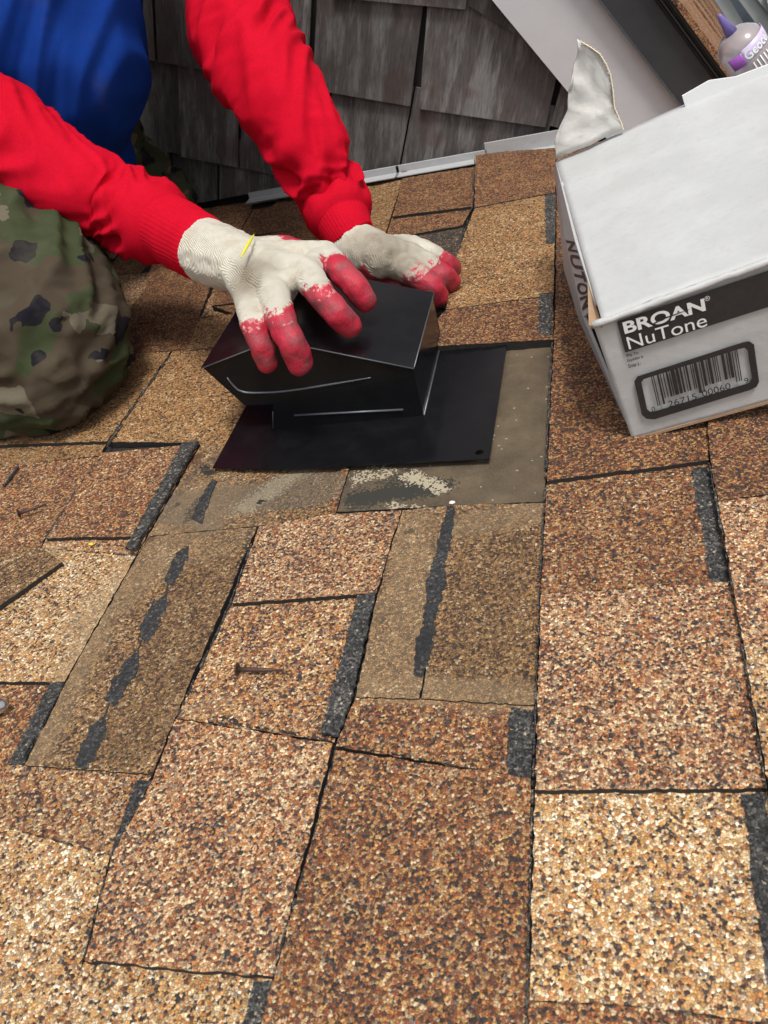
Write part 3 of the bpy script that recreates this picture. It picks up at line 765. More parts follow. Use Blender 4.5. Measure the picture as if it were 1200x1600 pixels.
def plank(corners, label=None):   # corners (x,z) bottom-left, bottom-right, top-right, top-left
    P = clip(corners, (0.0, 1.0), .014)
    P = clip(P, (-.829, -.559), -.045)
    if len(P) < 3: return
    def yy(x, z):
        bx, bz = corners[0]; h = (z-bz)*cu+(x-bx)*su
        return WY-.0115+min(1, max(0, h/.2))*.012
    front = [Vector((x, yy(x, z)-0, z)) for x, z in P]
    bk = [p+Vector((0,.0065,0)) for p in front]
    o = part('cedar_shingle', prism(bk, front), M['cedar'], wall); recalc(o)
def pxz(x, y): p = yp(x, y, WY-.011); return (p.x, p.z)
def up(p, h, k=0): return (p[0]+su*h+cu*k, p[1]+cu*h-su*k)
def plk(bl_, br_, h=.19, kl=0, kr=0):
    a, b_ = pxz(*bl_), pxz(*br_); plank([a, b_, up(b_, h, kr), up(a, h, kl)])
plk((518,-4),(727,15)); plk((731,8),(860,86), .12)
plk((488,140),(641,166)); plk((655,170),(852,199), .185, -.01, .0); plk((859,196),(930,215), .16, .012)
plk((405,122),(478,138))
plk((560,290),(623,300), .34, 0, .0) if False else None
a = pxz(517,146); b_ = pxz(642,168); plank([up(a,-.15), up(b_,-.15,-.012), up(b_,.03), up(a,.03)])
a = pxz(645,168); b_ = pxz(860,197); plank([up(a,-.15,-.012), up(b_,-.15), up(b_,.03), up(a,.03)])
plk((283,245),(372,262)); plk((376,262),(505,290))
# general courses everywhere else
rw = random.Random(11)
V0 = [-.95+.1575*i for i in range(20)]
def ucoord(px_, py_): x, z = pxz(px_, py_); return x*cu-z*su, x*su+z*cu
for vi, v0 in enumerate(V0):
    v0 = .012+.1575*(vi-9)
    u = -2.4+rw.uniform(0,.1)
    while u < .35:
        w_ = rw.uniform(.085,.19); u1 = u+w_
        umid = (u+u1)/2; skip = False
        if vi in (9,) and umid > -.60: skip = True          # hand-placed boards
        if vi == 10 and umid > -.52: skip = True
        if vi == 8 and umid > -.83: skip = True
        if not skip: plank([uv(u+.0025, v0), uv(u1-.0025, v0+rw.uniform(-.002,.002)), uv(u1-.0025, v0+.2), uv(u+.0025, v0+.2)])
        u = u1
# boards around those placed by hand (row 8 right part is clipped by the roof)
plank([uv(-.86,-.147), uv(-.762,-.145), uv(-.762,.05), uv(-.86,.05)])
plank([uv(-.62,-.146), uv(-.53,-.146), uv(-.53,.05), uv(-.62,.05)])
plank([uv(-.605,.012), uv(-.52,.012), uv(-.52,.2), uv(-.605,.2)])
for u0, u1 in ((-.50,-.36),(-.355,-.2),(-.195,-.05)): 
    plank([uv(u0,.327-.1575), uv(u1,.327-.1575), uv(u1,.5-.1575), uv(u0,.5-.1575)]) if False else None
# white flashing pieces along the foot of the wall
M['vinyl'] = simple('white_flashing', (.42,.43,.44), .5, 0, 60, .12, .0006, 120)
for a, b_, h in (((395,322),(560,291),.020),((556,292),(628,277),.022),((622,276),(764,250),.022),((760,246),(905,214),.034)):
    A = yp(*a, WY-.018); B = yp(*b_, WY-.018); z0 = .0
    part('flashing', box((A.x, WY-.022, -.002),(B.x-.002, WY-.0175, h)), M['vinyl'], wall)
    part('flashing', box((A.x, WY-.047, .0092),(B.x-.002, WY-.0225, .0106)), M['vinyl'], wall)
# rake board and dark edge of the upper roof, running down into the valley
M['white_paint'] = simple('grey_white_painted_board', (.56,.56,.58), .45, 0, 30, .06, .0003, 200)
M['dark_metal'] = simple('charcoal_metal', (.04,.042,.047), .38, .0, 30, .3, .0004, 60)
upper = thing('upper_roof', (.02, WY, 0), 'upper gable roof edge with painted rake board and dark drip edge, behind the carton', 'roof')
dv = Vector((.559, 0, -.829)); nv = Vector((.829, 0, .559))
def rake(o0, o1, y0, y1, name, mat, s0=-1.3, s1=.62):
    A = nv*o0; 
    c = []
    for (o_, y_) in ((o0,y0),(o1,y0),(o1,y1),(o0,y1)):
        c.append((nv*o_+dv*s0+Vector((0,y_,0)), nv*o_+dv*s1+Vector((0,y_,0))))
    v = [p[0] for p in c]+[p[1] for p in c]
    o = part(name, (v, hexa(v)[1]), M[mat], upper); return recalc(o)
def off(x, y, Y): p = yp(x, y, Y); return p.x*.829+p.z*.559
oA, oB = off(820,62,1.54), off(1000,82,1.54)
rake(oA, oB, 1.54, 1.572, 'rake_board', 'white_paint')
oC = off(1075,70,1.525)
rake(oB+.0005, oC, 1.525, 1.575, 'drip_edge', 'dark_metal')
rake(oB-.001, oB+.0025, 1.523, 1.5248, 'seam_bead', 'scuff_glint')
oD = oC+.012
for i in range(3): rake(oC+.0008+i*.0045, oC+.0040+i*.0045, 1.519-.004*(i % 2)-.002*i, 1.60, 'starter_layer', 'asphalt')
oE = oC+.0135
M['wood_sh'] = granule('orange_brown_granules', [(0,BR),(.2,RU),(.4,OR),(.6,(.5,.27,.13)),(.8,PK)], stains=False)
rake(oE, oE+.004, 1.51, 4.4, 'roof_sheet', 'asphalt')
rr = random.Random(5)
for r_ in range(20):
    y0 = 1.508+(r_*.14 if r_ else 0)
    s = -1.25
    while s < .6:
        L = rr.uniform(.12,.3); z1 = .004 + rr.choice((.002,.004,.006))
        rake(oE+.0042, oE+.0042+z1*.9, y0+rr.uniform(0,.012)*(r_ > 0), y0+.137, 'shingle', rr.choice(('wood_sh','wood_sh','brown')), s+.002, s+L-.002)
        s += L

# ================================================================= THINGS BEYOND
M['grey_board'] = simple('pale_grey_board', (.42,.43,.42), .6, 0, 20, .1); M['slate'] = simple('blue_grey_metal', (.16,.19,.23), .5, 0, 20, .2)
far = thing('neighbour_house', (1.4, 5.0, -.6), 'grey sided house seen past the upper roof in the top right corner', 'house')
def quadbox(px4, Y, dY, mat, name):
    P = [yp(x, y, Y) for x, y in px4]
    return recalc(part(name, extr(P, (0,dY,0)), M[mat], far))
quadbox([(1040,-200),(1100,-10),(1150,60),(1190,70),(1130,-200)], 5.1, .05, 'slate', 'blue_grey_siding')  # blue-grey panel behind the paler boards
quadbox([(1125,-40),(1200,62),(1200,20),(1150,-40)], 5.0, .05, 'grey_board', 'siding_board')
quadbox([(1154,-40),(1207,30),(1230,20),(1195,-40)], 4.98, .05, 'grey_board', 'siding_board')
quadbox([(1090,-40),(1165,75),(1182,70),(1117,-40)], 5.03, .03, 'grey_board', 'siding_board')
quadbox([(1196,-10),(1204,22),(1240,22),(1240,-10)], 4.95, .04, 'white', 'window_trim')
quadbox([(1100,60),(1500,300),(1700,300),(1700,-300),(1180,-300),(1060,-60)], 5.2, .2, 'slate', 'wall')

# ================================================================= SEALANT TUBE
def plastic():
    m, t, bs = new_mat('clear_plastic_tube'); b = NB(t)
    b.put(bs.inputs['Base Color'], b.mix(b.noise(b.obj(), 18, 3), (.58,.50,.50), (.70,.66,.70)))
    bs.inputs['Roughness'].default_value = .18; bs.inputs['Transmission Weight'].default_value = .6; bs.inputs['Coat Weight'].default_value = .6
    bs.inputs['Subsurface Weight'].default_value = .2; bs.inputs['Subsurface Radius'].default_value = (.01,.01,.01)
    return m
M['plastic'] = plastic(); M['violet'] = simple('violet_label', (.38,.12,.52), .3); M['lilac'] = simple('pale_lilac_label', (.55,.47,.70), .3); M['nozzle'] = simple('purple_nozzle', (.16,.12,.36), .3)
r1 = ray(1146,56).normalized(); Pt = EYE+r1*1.12
r2 = ray(1212,150).normalized(); Pb = EYE+r2*1.15; ax = (Pb-Pt).normalized()
L = 0.20
Pb = Pt+ax*L
tb = thing('sealant_tube', tuple(Pb), 'clear sealant cartridge with purple label and nozzle, standing behind the carton', 'sealant tube')
part('cartridge', tube([Pt-ax*.004, Pt, Pt+ax*.006, Pt+ax*.012, Pb], [.012,.0175,.0232,.0252,.0255], 40, step=.004), M['plastic'], tb, True)
part('nozzle', tube([Pt-ax*.029, Pt-ax*.027, Pt-ax*.003], [.0018,.0026,.0068], 16), M['nozzle'], tb, True)
tocam = (EYE-Pt); tocam = (tocam-ax*tocam.dot(ax)).normalized(); sd = ax.cross(tocam)
def wrap(a0, a1, s0, s1, mat, name, r=.0258):
    k = 14; V = []; Fc = []
    for j in range(2):
        for i in range(k+1):
            a = a0+(a1-a0)*i/k
            for rr_ in (r, r+.0004): V.append(Pt+ax*(s0, s1)[j]+(tocam*cos(a)+sd*sin(a))*rr_)
    for i in range(k):
        p = 2*i; q = 2*(k+1)+2*i
        Fc += [(p, p+2, q+2, q), (p+1, q+1, q+3, p+3), (p, p+1, p+3, p+2), (q, q+2, q+3, q+1)]
    Fc += [(0, 2*(k+1), 2*(k+1)+1, 1), (2*k, 2*k+1, 4*k+3, 4*k+2)]
    return recalc(part(name, (V, Fc), M[mat], tb, True))
sgn = 1 if (sd.dot(ray(1200,30)-ray(1100,90)) > 0) else -1
wrap(sgn*-.75, sgn*-.15, .012, .026, 'violet', 'label'); wrap(sgn*-.15, sgn*1.9, .010, .024, 'lilac', 'label')
def tube_text(txt, s0, a0, wid, hgt, mat, up_along=False):
    c = bpy.data.curves.new('t', 'FONT'); c.body = txt; c.size = 1; c.offset = .02
    o = bpy.data.objects.new('t', c); COL.objects.link(o); dg = bpy.context.evaluated_depsgraph_get()
    e = o.evaluated_get(dg); me = e.to_mesh(); vs = [v.co.copy() for v in me.vertices]; fs = [tuple(p.vertices) for p in me.polygons]; e.to_mesh_clear()
    bpy.data.objects.remove(o); bpy.data.curves.remove(c)
    xm = max(v.x for v in vs); ym = max(v.y for v in vs); W = []
    for v in vs:
        a = sgn*(a0+v.x/xm*wid/.0264); s = s0-v.y/ym*hgt; W.append(Pt+ax*s+(tocam*cos(a)+sd*sin(a))*.0266)
    return part('label_text', (W, fs), M[mat], tb)
tube_text('Geocel', .023, -.10, .034, .010, 'white')
for i, (s0, s1) in enumerate(((.029,.056),(.029,.052),(.028,.048),(.029,.046),(.029,.050))):
    wrap(sgn*(.02+.17*i), sgn*(.06+.17*i), s0, s1, 'white', 'label_line', .0260)

# ================================================================= THE WORKER
def cloth(name, c0, c1, weave=900, rough=.85, dirt=None, wr=.002):
    m, t, bs = new_mat(name); b = NB(t); P = b.obj()
    f = b.noise(P, 14, 4, .6); col = b.mix(f, c0, c1)
    if dirt: col = b.mix(b.math('MULTIPLY', b.smooth(b.noise(P, 9, 5, .7), .52, .75), .35), col, dirt)
    fz = b.noise(P, weave, 2, .6)
    col = b.mix(b.math('MULTIPLY', b.smooth(b.noise(P, 60, 5, .75), .5, .75), .22), col, b.mix(1.0, col, (.55,.55,.6), 'MULTIPLY'))
    col = b.mix(b.math('MULTIPLY', b.smooth(b.noise(P, 380, 2, .7), .42, .62), .22), col, b.mix(1.0, col, (.6,.6,.65), 'MULTIPLY'))
    col = b.mix(b.math('MULTIPLY', fz, .4), col, b.mix(1.0, col, (.5,.5,.5), 'MULTIPLY'))
    b.put(bs.inputs['Base Color'], col); bs.inputs['Roughness'].default_value = rough; bs.inputs['Specular IOR Level'].default_value = .08
    n1 = b.bump(b.noise(P, weave, 2), .0006, .4, bs); b.bump(b.noise(b.scale(P, 1, 1.6, 1), 26, 4, .55), wr, .5, bs, n1)
    return m
M['red'] = cloth('red_cotton', (.48,.002,.014), (.62,.004,.026)); M['blue'] = cloth('blue_cotton', (.006,.034,.22), (.010,.062,.37), dirt=(.06,.06,.10))
M['skin'] = simple('skin', (.42,.24,.16), .5); M['bootm'] = simple('dark_boot', (.03,.025,.03), .7, 0, 40, .3); M['hairm'] = simple('dark_hair', (.015,.012,.01), .6)
def camo():
    m, t, bs = new_mat('camouflage_cloth'); b = NB(t); P = b.obj()
    P2 = b.vm('ADD', P, b.scale(b.vm('SUBTRACT', b.noise(P, 20, 3, .6, 1), (.5,.5,.5)), .05, .05, .05))
    def msk(sc_, th_, offv): return b.math('GREATER_THAN', b.noise(b.vm('ADD', b.scale(P2, 1, .8, 1.3), offv), sc_, 1, .4), th_)
    col = b.mix(msk(13, .50, (3,1,2)), (.038,.048,.022), (.055,.042,.028))
    col = b.mix(msk(16, .60, (7,5,1)), col, (.115,.10,.072))
    col = b.mix(msk(17, .63, (1,9,4)), col, (.010,.009,.014))
    col = b.mix(b.math('MULTIPLY', b.smooth(b.noise(P, 30, 4), .45, .7), .25), col, (.10,.09,.06))
    b.put(bs.inputs['Base Color'], col); bs.inputs['Roughness'].default_value = .9; bs.inputs['Specular IOR Level'].default_value = .15
    n1 = b.bump(b.noise(P, 1100, 2), .0004, .4, bs); b.bump(b.noise(P, 24, 3), .003, .5, bs, n1)
    return m
M['camo'] = camo()
def knit():
    m, t, bs = new_mat('knit_glove_with_red_latex'); b = NB(t); P = b.obj()
    red = b.n('ShaderNodeAttribute', attribute_name='latex').outputs['Fac']; cuff = b.n('ShaderNodeAttribute', attribute_name='along').outputs['Fac']
    ard = b.n('ShaderNodeAttribute', attribute_name='around').outputs['Fac']; dr = b.n('ShaderNodeAttribute', attribute_name='soil').outputs['Fac']
    v = b.n('ShaderNodeTexVoronoi'); b.put(v.inputs['Vector'], P); v.inputs['Scale'].default_value = 380
    sx = b.n('ShaderNodeSeparateColor'); b.put(sx.inputs[0], v.outputs['Color'])
    jag_ = b.math('ADD', b.math('MULTIPLY', b.math('SUBTRACT', sx.outputs[0], .5), .16), b.math('MULTIPLY', b.math('SUBTRACT', b.noise(P, 75, 2), .5), .7))
    mk = b.math('GREATER_THAN', b.math('ADD', red, jag_), 0.0)
    w1 = b.n('ShaderNodeTexWave', wave_type='BANDS', bands_direction='X'); w1.inputs['Scale'].default_value = 1.0; w1.inputs['Distortion'].default_value = 0
    cb = b.n('ShaderNodeCombineXYZ'); b.put(cb.inputs[0], b.math('ADD', b.math('MULTIPLY', ard, 230.0), b.math('MULTIPLY', b.noise(P, 40, 2), 1.2))); b.put(w1.inputs['Vector'], cb.outputs[0])
    w2 = b.n('ShaderNodeTexWave', wave_type='BANDS', bands_direction='X'); w2.inputs['Scale'].default_value = 1.0
    cb2 = b.n('ShaderNodeCombineXYZ'); b.put(cb2.inputs[0], b.math('ADD', b.math('MULTIPLY', cuff, 210.0), b.math('MULTIPLY', b.noise(P, 30, 2), 1.5))); b.put(w2.inputs['Vector'], cb2.outputs[0])
    kn = b.math('MULTIPLY', w1.outputs['Fac'], b.math('ADD', b.math('MULTIPLY', w2.outputs['Fac'], .5), .5))
    base = b.mix(kn, (.55,.515,.43), (.74,.71,.62))
    nd = b.smooth(b.noise(P, 38, 5, .7), .46, .68)
    base = b.mix(b.math('MULTIPLY', nd, .30), base, (.36,.27,.15))
    base = b.mix(b.math('MULTIPLY', dr, b.math('ADD', b.math('MULTIPLY', b.noise(P, 75, 4, .6), .8), .4), True), base, (.19,.15,.10))
    rc = b.mix(b.smooth(b.noise(P, 45, 4, .65), .40, .72), (.44,.020,.045), (.19,.055,.062))
    rc = b.mix(b.math('MULTIPLY', b.math('LESS_THAN', b.math('ADD', red, jag_), .07), .55), rc, (.62,.30,.28))
    b.put(bs.inputs['Base Color'], b.mix(mk, base, rc))
    b.put(bs.inputs['Roughness'], b.math('SUBTRACT', .9, b.math('MULTIPLY', mk, .42))); bs.inputs['Specular IOR Level'].default_value = .35
    hh = b.math('ADD', b.math('MULTIPLY', kn, b.math('SUBTRACT', 1.0, b.math('MULTIPLY', mk, .75))), b.math('MULTIPLY', mk, 1.0))
    n1 = b.bump(hh, .0010, .8, bs); b.bump(b.noise(P, 130, 4, .6), .0022, .6, bs, n1)
    return m
M['knit'] = knit()

person = thing('person', tuple(Vector((-.90,1.05,.02))), 'worker kneeling at the left in blue shirt over red sleeves and white gloves', 'person')
def Z(px_, py_, z): return zp(px_, py_, z)
E1 = Vector((-.735,.995,.335)); S1 = Vector((-.87,1.17,.60)); E2 = Vector((-.470,1.30,.322)); S2 = Vector((-.64,1.44,.60))
HP = Vector((-.98,1.40,.30)); chest = (S1+S2)/2-Vector((0,0,.05)); neck = (S1+S2)/2+Vector((.05,-.03,.07)); headc = neck+Vector((.09,-.06,.12))
sgl = lambda *a: None
W1 = Z(318,392,.163); W2 = Z(548,379,.078)
KN1 = Vector((-.700,.862,.105)); HP1 = Vector((-.95,1.26,.30)); AN1 = Vector((-1.10,1.08,.06))
KN2 = Vector((-.79,1.44,.070)); HP2 = Vector((-.90,1.43,.27)); AN2 = Vector((-1.06,1.46,.055))
# the body itself, one continuous skin inside the clothes
sp_ = []
chain([HP, chest], [.10,.11], sp_); chain([S1, S2], [.055,.055], sp_); chain([chest, neck, neck+Vector((.03,-.02,.03))], [.08,.055,.052], sp_)
ARM1 = [(Z(318,392,.163),.022),(Z(240,347,.182),.027),(Z(120,289,.235),.032),(Z(0,214,.302),.034),(Z(-70,178,.335),.034),(Z(-110,120,.37),.036),(S1.lerp(E1,.5),.046),(S1,.05)]
ARM2 = [(Z(548,376,.083),.022),(Z(529,332,.112),.023),(Z(478,228,.195),.030),(Z(405,100,.285),.034),(Z(365,-20,.365),.038),(Z(352,-90,.42),.040),(S2,.05)]
for A_ in (ARM1, ARM2): chain([a[0] for a in A_], [a[1] for a in A_], sp_)
for H_, K_, A_ in ((HP1,KN1,AN1),(HP2,KN2,AN2)): chain([HP, H_, K_], [.09,.08,.055], sp_); chain([K_, A_], [.05,.035], sp_)
fw = (S2-S1).cross(Vector((0,0,1))).normalized()*1.0
if fw.x < 0: fw = -fw
hd = (fw*.85-Vector((0,0,.52))).normalized()            # the face looks down at the vent
chain([headc-hd*.015, headc+Vector((0,0,.02))], [.092,.092], sp_); chain([headc+hd*.03+Vector((0,0,-.035)), headc+hd*.05+Vector((.0,0,-.065))], [.062,.045], sp_)
sd_ = hd.cross(Vector((0,0,1))).normalized(); upv = sd_.cross(hd)
sp_.append((headc+hd*.10-upv*.012, .014)); sp_.append((headc+hd*.108-upv*.022, .013))
for s in (-1, 1): sp_.append((headc+sd_*s*.090, .018)); sp_.append((headc+sd_*s*.092-upv*.02, .013))
V, Fc, N = blob(sp_, .008, 4); part('body', (V, Fc), M['skin'], person, True)
for s in (-1, 1):
    q = []; chain([headc+hd*.083+sd_*s*.030+upv*.005, headc+hd*.083+sd_*s*.034+upv*.005], [.011,.011], q); V, Fc, N = blob(q, .003, 1); part('eye', (V, Fc), simple('eye_white', (.7,.7,.68), .2) if s < 0 else bpy.data.materials['eye_white'], person, True)
V, Fc, N = blob([(headc-hd*.02+upv*.03, .098), (headc-hd*.05-upv*.0, .088)], .006, 2, lambda v, n: noise.noise(v*60)*.006); part('hair', (V, Fc), M['hairm'], person, True)
V, Fc = tube([headc+hd*.085-sd_*.022-upv*.058, headc+hd*.096-upv*.058, headc+hd*.085+sd_*.022-upv*.058], [.003,.006,.003], 8, step=.004); part('mouth', (V, Fc), simple('lips', (.30,.10,.09), .5), person, True)

def fold(v, fx, amp, seed=0.0):
    d = noise.noise(Vector((fx[0].dot(v)*fx[1], fx[2].dot(v)*fx[3], seed)))
    return amp*(1-abs(d)*2.6)
# T-shirt
q = []
dS = (S2-S1).normalized()
chain([Vector((-.855,1.285,.235)), Vector((-.815,1.275,.28)), Vector((-.77,1.27,.36)), Vector((-.74,1.305,.50)), chest], [.098,.122,.150,.155,.12], q, .07)
chain([Vector((-.92,1.28,.22)), Vector((-.90,1.30,.36)), chest], [.115,.14,.11], q, .08); chain([Vector((-.83,1.30,.22)), Vector((-.92,1.27,.2))], [.11,.11], q, .08)
q += [(Z(-40,300,.2), .075)]
chain([S1+Vector((0,0,0)), S1.lerp(E1,.38)], [.075,.078], q); chain([S2, S2.lerp(E2,.38)], [.075,.078], q); chain([S1,S2],[.075,.075],q)
IR, IU = RC.row[0].normalized(), -RC.row[1].normalized()      # folds hang from the far shoulder down to the near hip
a_dir = (IR*.45+IU*.9).normalized(); b_dir = (IR*.9-IU*.45).normalized()
def sh_disp(v, n):
    w_ = Vector((noise.noise(v*4), noise.noise(v*4+Vector((9,0,0))), 0))*.022
    d = noise.noise(Vector(((v+w_).dot(b_dir)*20, v.dot(a_dir)*1.6, 0))); d2 = noise.noise(Vector(((v+w_*.5).dot(b_dir)*44, v.dot(a_dir)*3, 4)))
    return (.5-math.sqrt(d*d+.004)*2.2)*.016+(.4-math.sqrt(d2*d2+.004))*.008
V, Fc, N = blob(q, .0045, 30, sh_disp); part('t_shirt', (V, Fc), M['blue'], person, True)

# sleeves: swept along the arm with creases
def sleeve(cl, S_, seed, segs=120):
    pts = [c[0] for c in cl]; rad = [c[1] for c in cl]
    def fn(s, ph, r, t, p):
        u = s*34
        a = noise.noise(Vector((s*22+sin(ph+seed)*2.0, cos(ph)*1.0, sin(ph)*1.0+seed)))
        b2 = noise.noise(Vector((s*62+cos(ph)*1.2, cos(ph)*1.6, sin(ph)*1.6+seed+4)))
        k = .35+1.0*math.exp(-((s-.075)/.055)**2)+.75*math.exp(-((s-.30)/.08)**2)
        fade = min(1, s/.045)**2 if s < .045 else 1
        big = noise.noise(Vector((s*9, cos(ph)*.9, sin(ph)*.9+seed)))*.007
        return ((.35-math.sqrt(a*a+.006)*1.7)*.0155*k+(.3-math.sqrt(b2*b2+.004))*.005*k+big)*fade
    V, Fc = tube(pts, rad, segs, True, fn, .003)
    part('sleeve', (V, Fc), M['red'], person, True)
c1 = [(Z(262,357,.176),.040),(Z(250,352,.179),.050),(Z(240,347,.182),.0545),(Z(215,335,.19),.054),(Z(180,316,.205),.0535),(Z(120,289,.235),.058),(Z(60,250,.27),.062),(Z(0,214,.302),.068),(Z(-70,178,.335),.070),(Z(-110,120,.37),.072),(S1.lerp(E1,.5),.072),(E1.lerp(S1,.75),.074)]
sleeve(c1, S1, 0.0)
c2 = [(Z(538,352,.100),.034),(Z(533,342,.106),.044),(Z(529,332,.112),.0475),(Z(522,315,.122),.0455),(Z(508,288,.145),.0475),(Z(478,228,.195),.056),(Z(440,160,.245),.064),(Z(405,100,.285),.0715),(Z(378,40,.325),.078),(Z(365,-20,.365),.080),(Z(352,-90,.42),.080),(E2.lerp(S2,.8),.078)]
sleeve(c2, S2, 3.3)
def cuffp(pts, rad, nrib=46):
    def fn(s, ph, r, t, p): return .0003*sin(nrib*ph)+noise.noise(Vector((s*40, cos(ph), sin(ph))))*.0022
    V, Fc = tube(pts, rad, 184, True, fn, .003); part('ribbed_cuff', (V, Fc), M['red'], person, True)
cuffp([Z(244,349,.180), Z(268,361,.174), Z(296,377,.167), Z(318,389,.163), Z(322,391,.162)], [.041,.0425,.041,.0395,.037])
cuffp([Z(530,330,.112), Z(537,348,.102), Z(545,364,.092), Z(551,374,.084), Z(552,376,.083)], [.0385,.0385,.036,.0335,.031])

# gloves
def glove(fingers, palm, thumb, cuff, thr, seed, soil_c, soil_r):
    q = []; chains = []
    for f_ in fingers:
        P = [Z(*a[:3]) for a in f_]; R_ = [a[3] for a in f_]; chain(P, R_, q, .3); chains.append((P, R_))
        chain([palm[1][0], P[0]], [palm[1][1]*.80, R_[0]*1.05], q, .3)
    for a, b_ in zip(palm[:-1], palm[1:]): chain([a[0], b_[0]], [a[1], b_[1]], q, .3)
    P = [Z(*a[:3]) for a in thumb]; chain([palm[0][0]]+P, [palm[0][1]*.7]+[a[3] for a in thumb], q, .3)
    chains.append((P, [a[3] for a in thumb])); thr = list(thr)+[.2]
    # webs between neighbours
    for (P1, R1), (P2, R2) in zip(chains[:-2], chains[1:-1]): chain([P1[0], P2[0]], [R1[0]*.85, R2[0]*.85], q, .3)
    chain([c[0] for c in cuff], [c[1] for c in cuff], q, .2)
    cuffend = cuff[0][0]
    def disp(v, n): return noise.noise(v*90)*.0012+(.3-abs(noise.noise(v*38+Vector((seed,0,0)))))*.0016
    V, Fc, N = blob(q, .0021, 7, disp)
    o = part('glove', (V, Fc), M['knit'], person, True); me = o.data
    VAL = {k: [0.0]*len(V) for k in ('latex','along','around','soil')}
    D = (chains[1][0][0]-palm[0][0]).normalized(); up_ = Vector((0,0,1)); sdv = D.cross(up_).normalized()
    for i, v in enumerate(V):
        best = (9, None, 0, None)
        for ci, (P, R_) in enumerate(chains):
            tot = sum((P[k+1]-P[k]).length for k in range(len(P)-1)); acc = 0
            for k in range(len(P)-1):
                ab = P[k+1]-P[k]; t_ = max(0, min(1, (v-P[k]).dot(ab)/ab.dot(ab))); d = (v-(P[k]+ab*t_)).length-R_[k]
                if d < best[0]: best = (d, ci, (acc+ab.length*t_)/tot, ab.normalized())
                acc += ab.length
        d, ci, t_, ab = best
        nz = N[i].z
        val = (t_-thr[ci])*1.6 - .42*max(-.2, nz) + .22 if t_ > .001 else -.55-.5*nz
        if t_ <= .001: val = .4 if nz < -.7 else -1.0
        VAL['latex'][i] = val
        s = (v-palm[0][0])
        VAL['along'][i] = s.dot(D); VAL['around'][i] = s.dot(sdv)+.35*s.z
        VAL['soil'][i] = max(0, 1-((v-soil_c).length/soil_r)**2)*.9
    for k, arr in VAL.items(): me.attributes.new(k, 'FLOAT', 'POINT').data.foreach_set('value', arr)
    return o
g1 = glove([[(386,458,.150,.0165),(396,508,.152,.0140),(409,541,.134,.0132),(418,566,.116,.0118)],
            [(426,450,.160,.0180),(440,503,.156,.0150),(457,538,.138,.0148),(469,566,.116,.0140)],
            [(478,428,.161,.0180),(503,462,.160,.0152),(526,489,.144,.0148),(545,508,.126,.0138)],
            [(508,400,.148,.0172),(532,424,.150,.0152),(555,448,.137,.0148),(570,469,.121,.0138)]],
           [(Z(335,398,.160),.034),(Z(372,412,.158),.034),(Z(430,420,.152),.026)],
           [(400,392,.135,.018),(450,388,.128,.0165),(492,404,.122,.0150)],
           [(Z(318,389,.163),.0388),(Z(330,395,.161),.0395),(Z(352,404,.159),.0385),(Z(372,411,.158),.035)],
           (.66,.50,.50,.33), 1.0, Z(385,432,.173), .045)
g2 = glove([[(628,416,.058,.0190),(655,432,.056,.0175),(675,449,.042,.0165),(684,462,.027,.0155)],
            [(640,401,.062,.0185),(669,415,.056,.0170),(690,430,.042,.0165),(702,440,.026,.0155)],
            [(645,389,.058,.0175),(674,399,.050,.0160),(696,411,.036,.0150),(705,418,.024,.0145)],
            [(636,384,.050,.0160),(658,388,.042,.0145),(676,396,.030,.0140),(684,401,.022,.0135)]],
           [(Z(556,390,.074),.031),(Z(592,402,.072),.033),(Z(618,402,.066),.026)],
           [(585,420,.050,.018),(606,440,.036,.0165),(622,455,.027,.0150)],
           [(Z(548,374,.083),.0325),(Z(556,384,.078),.034),(Z(572,392,.075),.034),(Z(592,401,.072),.030)],
           (.50,.45,.55,.5), 5.0, Z(600,397,.089), .075)
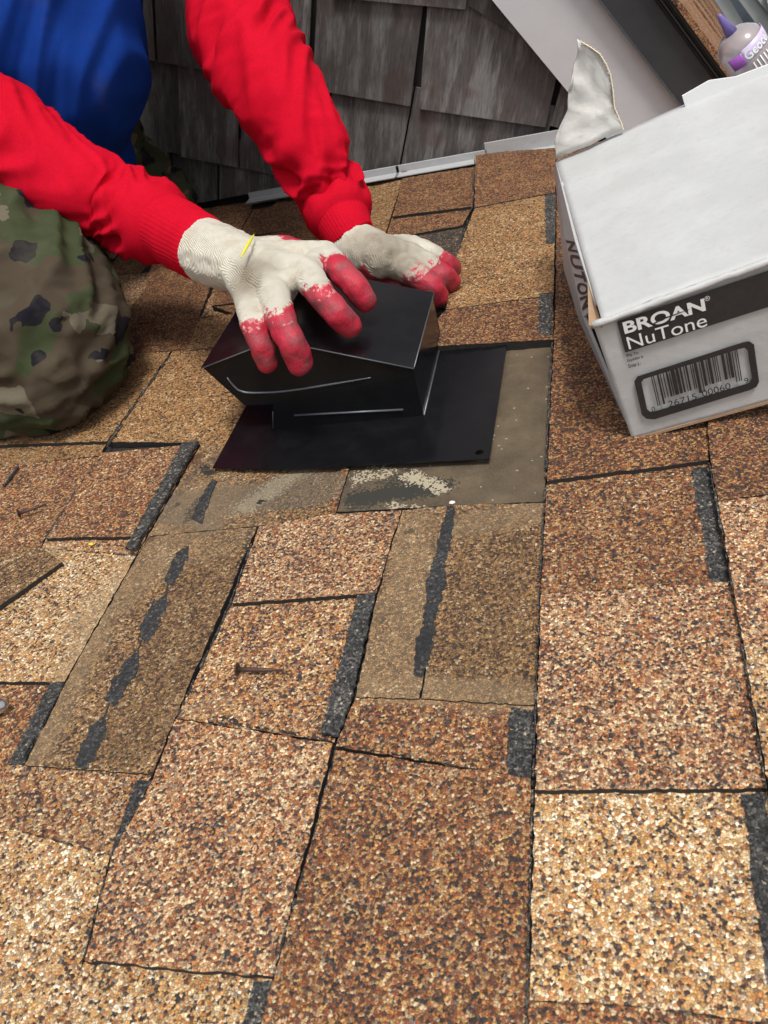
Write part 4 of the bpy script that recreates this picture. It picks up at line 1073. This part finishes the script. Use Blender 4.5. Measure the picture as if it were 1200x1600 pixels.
# yellow thread on the back of the near glove and a pale fleck on the far sleeve
th_ = [Z(376,402,.1935), Z(383,390,.1945), Z(390,378,.1935), Z(397,366,.190)]
part('yellow_thread', tube(th_, [.0005,.0016,.0018,.0004], 8, step=.002), simple('yellow_thread', (.72,.66,.03), .5), person, True)
part('orange_stitching', tube([Z(322,356,.196), Z(327,350,.192), Z(333,345,.186)], [.0012]*3, 6), simple('orange_thread', (.75,.20,.02), .6), person, True)

part('shirt_hem', tube([Z(-90,348,.19),Z(-20,346,.19),Z(30,354,.19),Z(70,366,.20)], [.012,.010,.009,.006], 12, step=.01), M['red'], person, True)
# trousers
q = []
chain([HP1, KN1], [.128,.116], q); chain([KN1, KN1+Vector((.0,-.035,-.025))], [.116,.090], q); chain([KN1+Vector((-.05,-.04,-.05)), KN1+Vector((-.2,-.05,-.05))], [.07,.06], q); chain([KN1+Vector((-.02,.01,-.03)), AN1], [.078,.055], q)
chain([HP2, KN2], [.10,.075], q); chain([KN2, AN2], [.070,.055], q); chain([HP1, HP2], [.12,.11], q)
def tr_disp(v, n):
    d = noise.noise(Vector((v.x*16+v.y*10, v.z*30-v.y*9, 2))); d2 = noise.noise(v*12)
    k = noise.noise(Vector(((v.x+v.y)*9, v.z*46, 7)))
    e_ = noise.noise(Vector((v.x*40-v.y*25, v.z*50+v.y*22, 9)))
    return (.35-abs(d)*1.7)*.019+d2*.009+(.3-abs(k))*.012*max(0, min(1, (.13-v.z)/.1))+(.25-abs(e_))*.005
V, Fc, N = blob(q, .0055, 5, tr_disp)
V = [Vector((v.x, v.y, max(v.z, .0085+.002*noise.noise(v*40)))) for v in V]
part('trousers', (V, Fc), M['camo'], person, True)
for A_, K_ in ((AN1,KN1),(AN2,KN2)):
    d = (A_-K_).normalized(); d.z = 0; q = []; chain([A_, A_+d*.07+Vector((0,0,-.01))], [.048,.045], q); chain([A_+d*.06, A_+d*.09+Vector((0,0,.06))], [.042,.036], q)
    V, Fc, N = blob(q, .007, 4); V = [Vector((v.x, v.y, max(v.z, .009))) for v in V]; part('boot', (V, Fc), M['bootm'], person, True)
q = []; chain([Z(375,338,.04), Z(420,330,.03)], [.03,.02], q)

for o in bpy.data.objects:
    for k in ('base', '_b'):
        if k in o: del o[k]
sc.render.engine = 'CYCLES'
